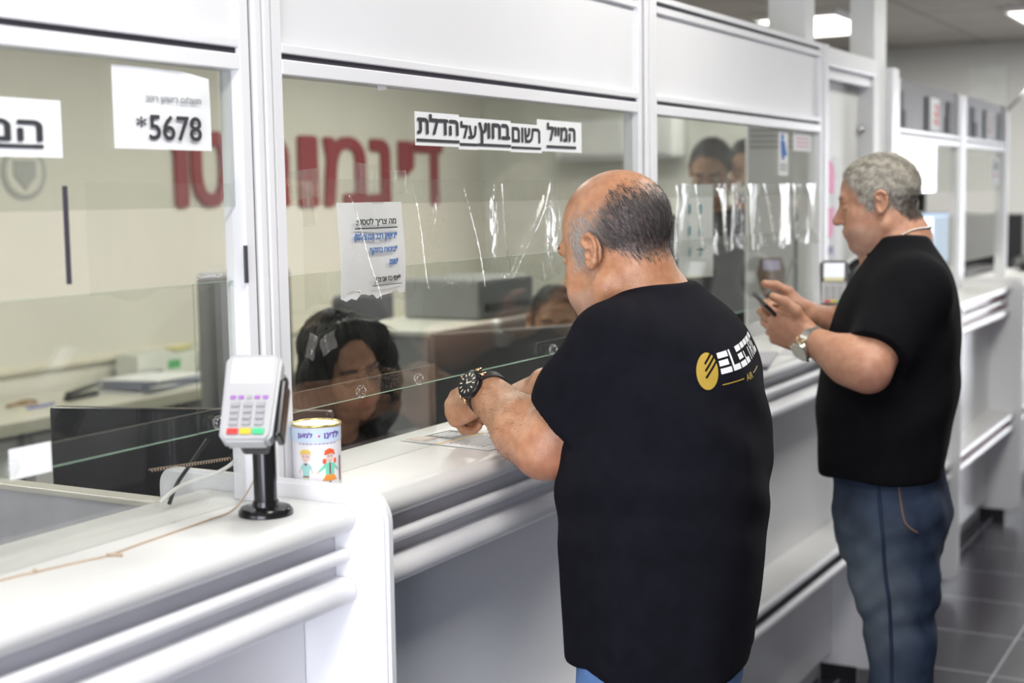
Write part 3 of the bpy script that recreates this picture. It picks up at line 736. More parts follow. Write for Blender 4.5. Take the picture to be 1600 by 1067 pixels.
# ------------------------------------------------------------------ leaflet under the hand, papers on the third counter
def leaflet():
    z = ZC + .0012
    A = Vector((2.167, 1.452, 1.134)); B = Vector((2.142, 1.233, 1.134)); Cc = Vector((2.390, 1.463, 1.134))
    x = (B - A).normalized(); y = Vector((-x.y, x.x, 0))
    if y.dot(Cc - A) < 0: y = -y
    w_, h_ = .205, .145
    root = thing('leaflet', A + x * w_ / 2 + y * h_ / 2, 'printed leaflet with dark picture and yellow stripe under the hand', 'leaflet')
    root.location.z = ZC
    def q(u0, u1, v0, v1, dz):
        bm = NB(); vs_ = [A + x * u + y * v for u, v in ((u0, v0), (u1, v0), (u1, v1), (u0, v1))]
        lo = [bm.verts.new((p.x, p.y, z + dz)) for p in vs_]; hi = [bm.verts.new((p.x, p.y, z + dz + .0006)) for p in vs_]
        bm.faces.new(lo[::-1]); bm.faces.new(hi)
        for i in range(4): bm.faces.new((lo[i], lo[(i + 1) % 4], hi[(i + 1) % 4], hi[i]))
        bmesh.ops.recalc_face_normals(bm, faces=bm.faces[:]); return bm
    put('sheet', q(0, w_, 0, h_, 0), PAPER, root)
    put('dark_picture', q(.012, .085, .055, .135, .0007), mat('leaflet_dark', (0.05, 0.055, 0.05), 0.5), root)
    put('photo', q(.006, .05, .008, .054, .0007), mat('leaflet_photo', (0.35, 0.17, 0.10), 0.5, col2=(0.8, 0.75, 0.7), scale=60), root)
    put('yellow_stripe', q(.085, .089, .0, .14, .0007), mat('leaflet_yellow', (0.85, 0.55, 0.05), 0.5), root)
    bm = NB()
    for i in range(4): merge(bm, q(.024 + .012 * i, .030 + .012 * i, .065, .115, .0014))
    put('lettering', bm, PAPER, root)
    bm = NB()
    for i in range(7): merge(bm, q(.10 + .012 * i, .103 + .012 * i, .02, .12, .0007))
    put('text_lines', bm, INKG, root)
leaflet()
for i, (cx, cy, w_, h_, a, lab, mm) in enumerate(((3.62, 1.28, .30, .10, .25, 'grey stack of forms on the counter before the standing man', mat('forms_grey', (0.42, 0.41, 0.45), 0.6)), (3.50, 1.26, .20, .09, .1, 'white loose form on the counter left of the grey forms', PAPER), (3.86, 1.255, .2, .06, .2, 'pale form at the counter edge under the wristwatch hand', mat('forms_pale', (0.6, 0.6, 0.62), 0.6)))):
    bm = NB(); M = Matrix.Translation((cx, cy, ZC + .001 + (.006 if i == 0 else .002) / 2)) @ Matrix.Rotation(a, 4, 'Z')
    for k in range(3 if i == 0 else 1):
        box(bm, -w_ / 2 + k * .004, w_ / 2 + k * .004, -h_ / 2, h_ / 2, -.003 + k * .002, -.0012 + k * .002, M=M)
    put('paper_form', bm, mm, None, lab, 'paper', 'forms on the third counter')

# ================================================================== OFFICE BEHIND THE SCREENS
# red lettering of the wall sign
SIGNR = mat('sign_red', (0.26, 0.007, 0.012), 0.45)
sg = thing('wall_sign', (6.57, 4.9, 1.55), 'large red raised letters on the back wall', 'sign')
glyphs = 'דינמומטר'
spans = [(7.56, 7.84, 1.545, 1.925), (7.36, 7.51, 1.72, 1.925), (7.04, 7.24, 1.545, 1.925), (6.60, 6.98, 1.55, 1.930), (6.37, 6.51, 1.55, 1.925), (5.89, 6.25, 1.555, 1.930), (5.50, 5.76, 1.56, 1.925), (5.14, 5.44, 1.56, 1.925)]
for g_, (a, b, c, d) in zip(glyphs, spans):
    bm = fit_text(g_, b - a, d - c, (a, 4.898, c), (1, 0, 0), (0, -1, 0), 0.018, 0.04); put('letter', bm, SIGNR, sg)
# round seal
sl = thing('round_seal', (4.40, 4.9, 1.62), 'grey round seal printed on the back wall at the left', 'emblem')
bm = NB(); lathe(bm, [(.125, 0), (.125, .004), (.108, .0045)], (4.42, 4.899, 1.72), (0, -1, 0), 40); put('disc', bm, mat('seal_grey', (0.42, 0.42, 0.40), 0.6), sl)
bm = NB(); lathe(bm, [(.100, 0), (.100, .002)], (4.42, 4.8935, 1.72), (0, -1, 0), 40); put('inner_disc', bm, WALLB, sl)
bm = NB(); prism(bm, [(4.36, 1.77), (4.48, 1.77), (4.48, 1.70), (4.42, 1.64), (4.36, 1.70)], 'Y', 4.886, 4.892); put('shield', bm, MATS['seal_grey'], sl)

DESKW = mat('desk_cream', (0.60, 0.58, 0.50), 0.4, var=0.03); DESKE = mat('desk_edge', (0.40, 0.39, 0.31), 0.5); CABG = mat('cabinet_grey', (0.42, 0.41, 0.38), 0.5); OFFG = mat('office_grey', (0.30, 0.31, 0.31), 0.6); PARTG = mat('partition_grey', (0.17, 0.18, 0.18), 0.8, var=0.1, scale=40)
dk = thing('back_desk', (4.7, 4.55, 0), 'long cream desk along the back wall at the left', 'desk')
bm = NB(); box(bm, 1.2, 8.3, 4.27, 4.87, .712, .75, .004); put('desk_top', bm, DESKW, dk)
bm = NB(); box(bm, 1.2, 8.3, 4.262, 4.2695, .706, .752); put('edge_strip', bm, DESKE, dk)
for i in range(8):
    x = 1.25 + i * .87
    bm = NB(); box(bm, x, x + .84, 4.34, 4.86, .0, .705); cb = put('cabinet', bm, CABG, dk)
    bm = NB(); box(bm, x + .03, x + .41, 4.325, 4.338, .08, .68, .002); put('cabinet_door', bm, mat('cabinet_light', (0.56, 0.56, 0.53), 0.5), cb)
    bm = NB(); box(bm, x + .43, x + .81, 4.325, 4.338, .08, .68, .002); put('cabinet_door', bm, MATS['cabinet_light'], cb)
# things on the back desk
pl = thing('paper_pile', (4.75, 4.62, .75), 'slanted pile of papers and folders on the back desk', 'papers')
for k in range(6):
    bm = NB(); box(bm, -.21, .21, -.14, .14, 0, .007, M=Matrix.Translation((4.74 + .012 * (k % 3), 4.52 - .01 * (k % 2), .752 + k * .0085)) @ Matrix.Rotation(.12 * (k % 3 - 1) + .1, 4, 'Z') @ Matrix.Rotation(.02 * (k % 3), 4, 'Y'))
    put('folder', bm, PAPER if k in (0, 2, 5) else mat('folder_blue_grey', (0.30, 0.32, 0.40), 0.5), pl)
ct = thing('carton', (5.07, 4.76, .75), 'white carton with small green print on the back desk', 'box')
bm = NB(); box(bm, 4.86, 5.27, 4.70, 4.84, .751, .875, .003); put('box', bm, mat('carton_white', (0.66, 0.68, 0.62), 0.6), ct)
bm = NB(); box(bm, 5.06, 5.14, 4.697, 4.70, .79, .83); put('green_print', bm, mat('carton_green', (0.1, 0.4, 0.15), 0.6), ct)
bm = NB()
for i in range(5): box(bm, 4.875 + i * .03, 4.892 + i * .03, 4.697, 4.70, .777, .795)
put('dark_print', bm, INK, ct)
bm = NB(); box(bm, 5.10, 5.22, 4.69, 4.76, .876, .888, .003); put('yellow_pad', bm, mat('pad_yellow', (0.7, 0.65, 0.3), 0.6), None, 'small yellow pad lying on the white carton', 'pad')
bm = NB(); box(bm, 5.30, 5.62, 4.62, 4.82, .751, .87, .015, 3); put('label_printer', bm, mat('printer_white', (0.66, 0.67, 0.64), 0.4), None, 'white rounded printer right of the carton', 'printer')
td = thing('tape_dispenser', (5.46, 4.72, .87), 'red and black tape dispenser on the white printer', 'tape dispenser')
bm = NB(); prism(bm, [(5.36, .871), (5.62, .871), (5.60, .91), (5.53, .94), (5.45, .94), (5.38, .90)], 'Y', 4.68, 4.74); put('housing', bm, BLACKP, td)
bm = NB(); lathe(bm, [(.036, 0), (.036, .05)], (5.50, 4.677, .935), (0, -1, 0), 24); put('roll', bm, mat('tape_red', (0.6, 0.05, 0.03), 0.4), td)
bm = NB(); tube(bm, [(5.52 + .10 * math.cos(a), 4.70 + .02 * math.sin(a), .99 + .085 * math.sin(a)) for a in [PI * (-.1 + 1.2 * i / 20) for i in range(21)]], .005, 8); put('wire_loop', bm, GREYP, td, smooth=True)
bm = NB(); box(bm, -.10, .10, -.018, .018, 0, .022, .006, M=Matrix.Translation((4.36, 4.55, .751)) @ Matrix.Rotation(.15, 4, 'Z')); box(bm, -.09, .10, -.016, .016, .030, .044, .005, M=Matrix.Translation((4.36, 4.55, .751)) @ Matrix.Rotation(.15, 4, 'Z') @ Matrix.Rotation(-.08, 4, 'Y')); put('stapler', bm, BLACKP, None, 'black stapler on the back desk', 'stapler')
bm = NB(); tube(bm, [(4.10 + .075 * math.cos(a), 4.62 + .03 * math.sin(a), .758 + .006 * math.sin(2 * a)) for a in [2 * PI * i / 24 for i in range(24)]], .006, 6, closed=True); put('rubber_band', bm, mat('band_brown', (0.30, 0.16, 0.05), 0.6), None, 'brown rubber band on the back desk at the far left', 'rubber band', smooth=True)
bm = NB(); tube(bm, [(4.02, 4.50, .756), (4.18, 4.52, .756)], .005, 8); put('pen', bm, mat('pen_blue', (0.15, 0.15, 0.5), 0.4), None, 'blue and white pen in front of the rubber band', 'pen', smooth=True)

# inner desks behind the counters
def inner_desk(x0, x1, label):
    root = thing('clerk_desk', ((x0 + x1) / 2, 1.9, 0), label, 'desk', 'clerk desks behind the counters')
    bm = NB(); box(bm, x0, x1, 1.50, 2.25, .72, .75, .003); put('desk_top', bm, mat('clerk_desk_top', (0.45, 0.45, 0.44), 0.45), root)
    for xx in (x0 + .03, x1 - .06):
        bm = NB(); box(bm, xx, xx + .03, 1.53, 2.2, 0, .72); put('side_panel', bm, CABG, root)
    return root
inner_desk(0.5, 1.66, 'grey clerk desk behind the nearest counter')
inner_desk(1.76, 2.36, 'grey clerk desk beside the seated woman')
inner_desk(3.12, 3.86, 'grey clerk desk behind the third counter')
inner_desk(6.15, 6.95, 'grey clerk desk behind the red striped counter')
inner_desk(7.3, 9.2, 'long grey clerk desk at the far end behind the farthest screen')
pt = thing('desk_partition', (1.69, 1.95, 0), 'scuffed white desk partition with cream top edge behind the nearest counter', 'partition')
bm = NB(); box(bm, 1.675, 1.705, 1.60, 2.45, 0.0, 1.092); put('panel', bm, mat('scuffed_white', (0.62, 0.62, 0.66), 0.4, var=0.05, scale=9, col2=(0.50, 0.50, 0.50)), pt)
bm = NB(); box(bm, 1.670, 1.710, 1.595, 2.455, 1.092, 1.103, .003); put('top_edge', bm, mat('edge_cream', (0.68, 0.66, 0.58), 0.4), pt)
# office monitors
def monitor(center, nrm, w_, h_, label, cover=BLACKP, screen_=None, base_z=.75):
    n = Vector(nrm).normalized(); x = Vector((-n.y, n.x, 0)).normalized()
    M = basis(center, x, n)
    root = thing('monitor', (center[0], center[1], base_z), label, 'monitor', 'office monitors')
    def b(x0, x1, y0, y1, z0, z1, bev=.0):
        m = NB(); box(m, x0, x1, y0, y1, z0, z1, bev); bmesh.ops.transform(m, matrix=M, verts=m.verts[:]); return m
    put('housing', b(-w_ / 2, w_ / 2, -h_ / 2, h_ / 2, -.03, 0, .006), cover, root)
    put('screen', b(-w_ / 2 + .012, w_ / 2 - .012, -h_ / 2 + .018, h_ / 2 - .012, 0, .002), screen_ or mat('screen_dark', (0.02, 0.02, 0.025), 0.2), root)
    dz = center[2] - base_z
    put('stand_neck', b(-.03, .03, -dz + .012, 0, -.065, -.03, .004), BLACKP, root)
    put('stand_foot', b(-.12, .12, -dz + .001, -dz + .014, -.15, .06, .004), BLACKP, root)
    return root
MONBLK = mat('monitor_back_black', (0.028, 0.028, 0.032), 0.22, var=0.1)
monitor((2.02, 1.82, 1.03), (.95, .30, 0), .56, .33, 'black monitor seen from behind, left of the seated woman', MONBLK)
monitor((3.461, 1.937, 1.048), (.55, .83, 0), .50, .33, 'grey backed monitor hiding the lower face of the man behind', mat('monitor_back_grey', (0.07, 0.07, 0.075), 0.35))
mb_ = (3.403, 2.098, 1.127)
bm = NB(); box(bm, mb_[0] - .012, mb_[0] + .012, mb_[1] - .04, mb_[1] + .04, .75, 1.175, .004); put('side_board', bm, mat('side_board_white', (0.62, 0.63, 0.6), 0.5), None, 'narrow pale upright board at the left edge of the grey monitor', 'board')
monitor((9.565, 1.769, 1.231), (-.9, .35, 0), .44, .40, 'light monitor back seen through the farthest screen', OFFG)
monitor((8.334, 1.926, 1.304), (-.93, -.3, 0), .36, .30, 'glowing pale blue monitor imitating a window reflection behind the neck of the standing man', OFFG, mat('reflection_glow_blue', (0.5, 0.65, 0.95), 0.3, emit=(0.6, 0.75, 1.0), emit_s=0.9))  # added monitor, its blue glow stands for daylight reflected in the pane
# grey partition and low cabinets between the clerks
def cabinet(name, x0, x1, y0, y1, h, label, m, doors=2, cat='cabinet'):
    root = thing(name, ((x0 + x1) / 2, (y0 + y1) / 2, 0), label, cat)
    bm = NB(); box(bm, x0, x1, y0, y1, 0, h - .02); put('body', bm, m, root)
    bm = NB(); box(bm, x0 - .01, x1 + .01, y0 - .015, y1 + .01, h - .02, h, .003); put('top', bm, mat('cabinet_top_pale', (0.55, 0.55, 0.5), 0.4), root)
    for i in range(doors):
        a = x0 + (x1 - x0) * i / doors + .01; b = x0 + (x1 - x0) * (i + 1) / doors - .01
        bm = NB(); box(bm, a, b, y0 - .012, y0 - .001, .06, h - .04, .002); dr = put('door', bm, m, root)
        bm = NB(); box(bm, b - .04, b - .03, y0 - .025, y0 - .012, h * .55, h * .7, .002); put('handle', bm, STEEL, dr)
    return root
cabinet('file_cabinet', 4.30, 5.3, 2.75, 3.2, 1.10, 'grey low file cabinet behind the seated woman', OFFG, 3)
cabinet('file_cabinet', 5.6, 6.3, 2.9, 3.35, 1.06, 'dark low file cabinet left of the man behind the monitor', PARTG, 2)
pr = thing('office_printer', (4.72, 2.95, 1.10), 'grey printer standing on the grey low file cabinet', 'printer')
bm = NB(); box(bm, 4.75, 5.20, 2.80, 3.15, 1.101, 1.26, .012); put('housing', bm, mat('printer_grey', (0.22, 0.23, 0.23), 0.5), pr)
bm = NB(); box(bm, 4.8, 5.15, 2.79, 2.799, 1.13, 1.16); put('paper_slot', bm, BLACKP, pr)
for j, (cx, cy, lab) in enumerate(((5.75, 3.78, 'black office chair back left of the man behind the monitor'), (3.95, 3.02, 'grey high-backed office chair behind the seated woman'))):
    ch = thing('office_chair', (cx, cy, 0), lab, 'chair', 'office chairs in the back')
    bm = NB(); box(bm, cx - .25, cx + .25, cy - .25, cy + .25, .44, .52, .03, 3); put('seat', bm, DGREY, ch, auto=40)
    bm = NB(); box(bm, cx - .24, cx + .24, cy + .24, cy + .30, .62, 1.12 + .22 * j, .03, 3); put('backrest', bm, DGREY if j == 0 else mat('chair_grey', (0.26, 0.26, 0.25), 0.7), ch, auto=40)
    bm = NB(); box(bm, cx - .03, cx + .03, cy + .26, cy + .30, .46, .7); put('back_bar', bm, BLACKP, ch)
    bm = NB(); lathe(bm, [(.03, 0.08), (.03, .44)], (cx, cy, 0)); put('gas_column', bm, BLACKP, ch)
    for k in range(5):
        a = 2 * PI * k / 5 + .3
        bm = NB(); tube(bm, [(cx, cy, .09), (cx + .28 * math.cos(a), cy + .28 * math.sin(a), .06)], [.025, .018], 8); lg = put('leg', bm, BLACKP, ch)
        bm = NB(); lathe(bm, [(.026, -.012), (.026, .012)], (cx + .28 * math.cos(a), cy + .28 * math.sin(a), .0265), (math.sin(a), -math.cos(a), 0), 14); put('caster', bm, BLACKP, lg)
# air conditioner on a short inner wall, upright white boards
bm = NB(); box(bm, 8.40, 8.50, 2.95, 4.9, 0, 2.6); put('wall_inner', bm, mat('wall_paint_green_white', (0.66, 0.67, 0.62), 0.7), kind='structure')
ac = thing('air_conditioner', (8.25, 3.75, 1.80), 'white wall air conditioner seen through the third screen', 'air conditioner')
bm = NB(); box(bm, 8.18, 8.398, 3.42, 4.25, 1.80, 2.06, .03, 3); put('housing', bm, mat('ac_white', (0.74, 0.75, 0.75), 0.4), ac, auto=40)
bm = NB(); box(bm, 8.168, 8.20, 3.47, 4.20, 1.795, 1.835, .004); put('outlet', bm, GREYP, ac)
fl = thing('flip_board', (4.816, 1.671, 1.515), 'tall white board standing behind the dark-haired clerk', 'board')
fl.location.z = 0
a_ = (5.020, 1.718, 1.512)
bm = NB(); box(bm, -.09, .09, -.012, .012, .95, 1.90, .004, M=Matrix.Translation((a_[0], a_[1], 0)) @ Matrix.Rotation(-.9, 4, 'Z')); put('panel', bm, PAPER, fl)
for sx in (-.1, .1):
    bm = NB(); box(bm, sx - .012, sx + .012, -.012, .012, 0, .95, M=Matrix.Translation((a_[0], a_[1], 0)) @ Matrix.Rotation(-.9, 4, 'Z')); put('leg', bm, STEEL, fl)
bm = NB()
for i in range(4): box(bm, -.08, .08, -.0145, -.0122, 1.74 + .02 * i, 1.748 + .02 * i, M=Matrix.Translation((a_[0], a_[1], 0)) @ Matrix.Rotation(-.9, 4, 'Z'))
put('text_lines', bm, INKG, fl)
# calendar sheet behind the film, third screen
cl = thing('calendar', (3.942, 1.571, 1.434), 'pale calendar sheet with blue squares behind the folded film', 'calendar')
c_ = Vector((3.753, 1.499, 1.445)); cl.location = (c_.x, c_.y, 1.33)
bm = NB(); sheet(bm, c_ + Vector((-.06, .03, -.10)), (.9, -.45, 0), (0, 0, 1), .13, .26, 3, 3); put('page', bm, PAPER, cl)
bm = NB()
for r in range(3):
    for q in range(2):
        p0 = c_ + Vector((-.06, .03, -.10)) + Vector((.9, -.45, 0)).normalized() * (.035 + .04 * q) + Vector((-.002, -.004, .06 + .06 * r)); box(bm, p0.x, p0.x + .022, p0.y - .0015, p0.y, p0.z, p0.z + .025)
put('squares', bm, mat('calendar_teal', (0.15, 0.42, 0.48), 0.6), cl)
bm = NB(); box(bm, c_.x - .05, c_.x + .06, c_.y + .03, c_.y + .05, .75, 1.235); put('stand', bm, GREYP, cl)
# brown terminal and white easel frame behind the third screen
M = basis((4.539, 1.546, 1.302), (.45, -.89, 0), (-.75, -.40, .5))
bt = thing('brown_card_reader', (4.45, 1.60, 0), 'brown card reader tilted back behind the third screen', 'card reader')
m = NB(); prism(m, [(-.035, .065), (.035, .065), (.047, .02), (.03, -.07), (-.03, -.07), (-.047, .02)], 'Z', -.02, .012); bmesh.ops.transform(m, matrix=M, verts=m.verts[:]); put('housing', m, mat('reader_brown', (0.16, 0.09, 0.06), 0.4), bt)
m = NB(); box(m, -.028, .028, .018, .055, .012, .0135, M=M); put('screen', m, mat('reader_screen', (0.55, 0.5, 0.75), 0.3), bt)
m = NB(); c2 = M @ Vector((0, -.03, -.02)); lathe(m, [(.014, .01), (.014, c2.z)], (c2.x, c2.y, 0)); put('pole', m, BLACKP, bt)
m = NB(); lathe(m, [(.07, .0), (.07, .012), (.02, .02)], (c2.x, c2.y, 0)); put('base', m, BLACKP, bt)
ez = thing('easel_frame', (4.60, 1.66, 0), 'thin grey slanted easel frame beside the brown card reader', 'frame')
P0, P1, P2 = Vector((4.759, 1.602, 1.182)), Vector((4.803, 1.557, 1.354)), Vector((5.088, 1.523, 1.159))
for a, b in ((P0, P1), (P1, P2)):
    bm = NB(); tube(bm, [a, b], .0045, 8); put('bar', bm, GREYP, ez, smooth=True)
for p in (P0, P2):
    bm = NB(); tube(bm, [p, (p.x, p.y, .002)], .0045, 8); put('leg', bm, GREYP, ez, smooth=True)

# poster on the door, desk fan
po = paper_on_glass('poster', 4.712, 4.885, 1.335, 1.70, G + .0535, 'white poster with pink rounded shapes on the white door', 'poster')
PK = mat('poster_pink', (0.78, 0.22, 0.42), 0.5); ypo = G + .0525
bm = NB()
prism(bm, [(4.74, 1.60)] + arc(4.79, 1.63, .055, 200, -20, 14) + [(4.845, 1.60), (4.84, 1.575), (4.74, 1.575)], 'Y', ypo - .001, ypo)
prism(bm, [(4.74, 1.525), (4.845, 1.525)] + arc(4.79, 1.475, .055, 10, -190, 14), 'Y', ypo - .001, ypo); put('pink_shape', bm, PK, po)
bm = NB()
for i in range(5): box(bm, 4.745 + i * .02, 4.757 + i * .02, ypo - .001, ypo, 1.365 + .006 * (i % 2), 1.395 - .004 * (i % 2))
put('small_marks', bm, mat('poster_violet', (0.35, 0.25, 0.5), 0.5), po)
fn_ = thing('desk_fan', (4.86, 1.30, ZC), 'black desk fan with a white ring, half hidden by the standing man', 'fan')
fc = Vector((4.421, 1.202, 1.306)); fd = Vector((-.86, -.5, .12)).normalized(); fu, fv = frame_of(fd)
fn_.location = (fc.x + .05, fc.y + .03, ZC)
bm = NB(); tube(bm, [fc + (fu * math.cos(a) + fv * math.sin(a)) * .074 for a in [2 * PI * i / 40 for i in range(40)]], .0062, 10, closed=True); put('ring', bm, WHITE, fn_, smooth=True)
bm = NB(); lathe(bm, [(.068, -.012), (.070, 0), (.045, .012), (.02, .018), (.001, .019)], fc, fd, 36); put('grille', bm, BLACKP, fn_, smooth=True)
bm = NB(); lathe(bm, [(.022, 0), (.020, .006)], fc + fd * .018, fd, 20); put('hub', bm, WHITE, fn_, auto=40)
bm = NB(); tube(bm, [fc - fd * .015, (fc.x + .03, fc.y + .02, fc.z - .04), (fc.x + .05, fc.y + .03, ZC + .01)], .012, 10); put('neck', bm, BLACKP, fn_, smooth=True)
bm = NB(); lathe(bm, [(.05, 0.0), (.05, .01), (.015, .018)], (fc.x + .05, fc.y + .03, ZC), seg=28); put('base', bm, BLACKP, fn_, auto=40)

# dark panels: strips and label cards on the upper boards at the far right
for (x0, x1, z0, z1) in ((5.44, 5.50, 1.82, 1.955),):
    pass
def dark_cover(x0, x1, z0, z1, y, parent, m, name='cover_strip'):
    bm = NB(); box(bm, x0, x1, y, y + .006, z0, z1); put(name, bm, m, parent)
GLK = mat('satin_black', (0.02, 0.02, 0.022), 0.5, spec=.2)
yk = G - .0148
for (a, b, c, d, s_) in ((5.445, 5.52, 1.82, 1.955, SCR3), (5.50, 5.56, 1.82, 1.885, SCR3), (5.90, 5.945, 1.82, 1.955, SCR3), (6.29, 6.40, 1.82, 1.955, SCR3), (6.27, 6.31, 1.82, 1.89, SCR3),
                         (6.80, 6.88, 1.82, 1.955, SCR4), (6.84, 6.93, 1.82, 1.89, SCR4), (7.08, 7.12, 1.82, 1.955, SCR4), (7.44, 7.52, 1.82, 1.955, SCR4)):
    dark_cover(a, b, c, d, yk, s_, GLK)
for (a, b, lab) in ((5.955, 6.12, 'white card with red marks on the nearer dark panel'), (7.125, 7.26, 'white card with red marks on the farther dark panel')):
    c_ = paper_on_glass('label_card', a, b, 1.822, 1.955, yk - .002, lab, 'card', 'cards on the dark panels')
    bm = NB()
    for i in range(3): prism(bm, [(a + .08 + .015 * i, 1.85 + .03 * i), (b - .02, 1.845 + .03 * i), (b - .03, 1.872 + .03 * i), (a + .06, 1.868 + .03 * i)], 'Y', yk - .0035, yk - .0028)
    put('red_marks', bm, mat('card_red', (0.65, 0.05, 0.05), 0.5), c_)
s_ = paper_on_glass('notice', 7.34, 7.54, 1.60, 1.73, yf, 'white notice on the farthest glass screen', 'notice')
bm = NB()
for i in range(3): box(bm, 7.38, 7.50, yf - .0014, yf - .0005, 1.675 + .014 * i, 1.682 + .014 * i)
put('text_lines', bm, INK, s_)
bm = NB(); box(bm, 7.37, 7.51, yf - .0014, yf - .0005, 1.645, 1.652); put('red_line', bm, mat('card_red', (0.65, 0.05, 0.05), 0.5), s_)
# shelf with boxes beyond, black keyboard and bag on the far counter
sh = thing('office_shelf', (9.0, 2.3, 0), 'open shelf with boxes seen behind the standing man', 'shelf')
for z in (1.30, 1.43, 1.58):
    bm = NB(); box(bm, 8.6, 9.9, 2.28, 2.62, z - .02, z); put('shelf_board', bm, mat('shelf_wood', (0.50, 0.33, 0.14), 0.5) if z < 1.5 else OFFG, sh)
for x in (8.6, 9.88):
    bm = NB(); box(bm, x, x + .02, 2.28, 2.62, 0, 1.60); put('side_panel', bm, BLACKP, sh)
for i in range(3):
    bm = NB(); box(bm, 8.66 + i * .40, 9.02 + i * .40, 2.32, 2.58, 1.4315, 1.52 - .02 * (i % 2), .004); put('storage_box', bm, mat('box_cream', (0.5, 0.48, 0.4), 0.6) if i != 1 else OFFG, None, ('cream box on the far shelf, nearest the neck of the man', 'grey box in the middle of the far shelf', 'cream box at the far end of the shelf')[i], 'box', 'boxes on the far shelf')
bm = NB(); box(bm, 7.4, 8.2, 1.50, 1.62, ZC - .0, ZC + .03, .008); put('keyboard', bm, BLACKP, None, 'black keyboard lying on the far counter ledge', 'keyboard')
bm = NB(); bmesh.ops.create_uvsphere(bm, u_segments=24, v_segments=14, radius=1, matrix=Matrix.Translation((8.2, 1.32, ZC + .045)) @ Matrix.Diagonal((.20, .09, .045, 1))); put('black_pouch', bm, BLACKP, None, 'black soft pouch on the last counter at the right edge', 'pouch', smooth=True)

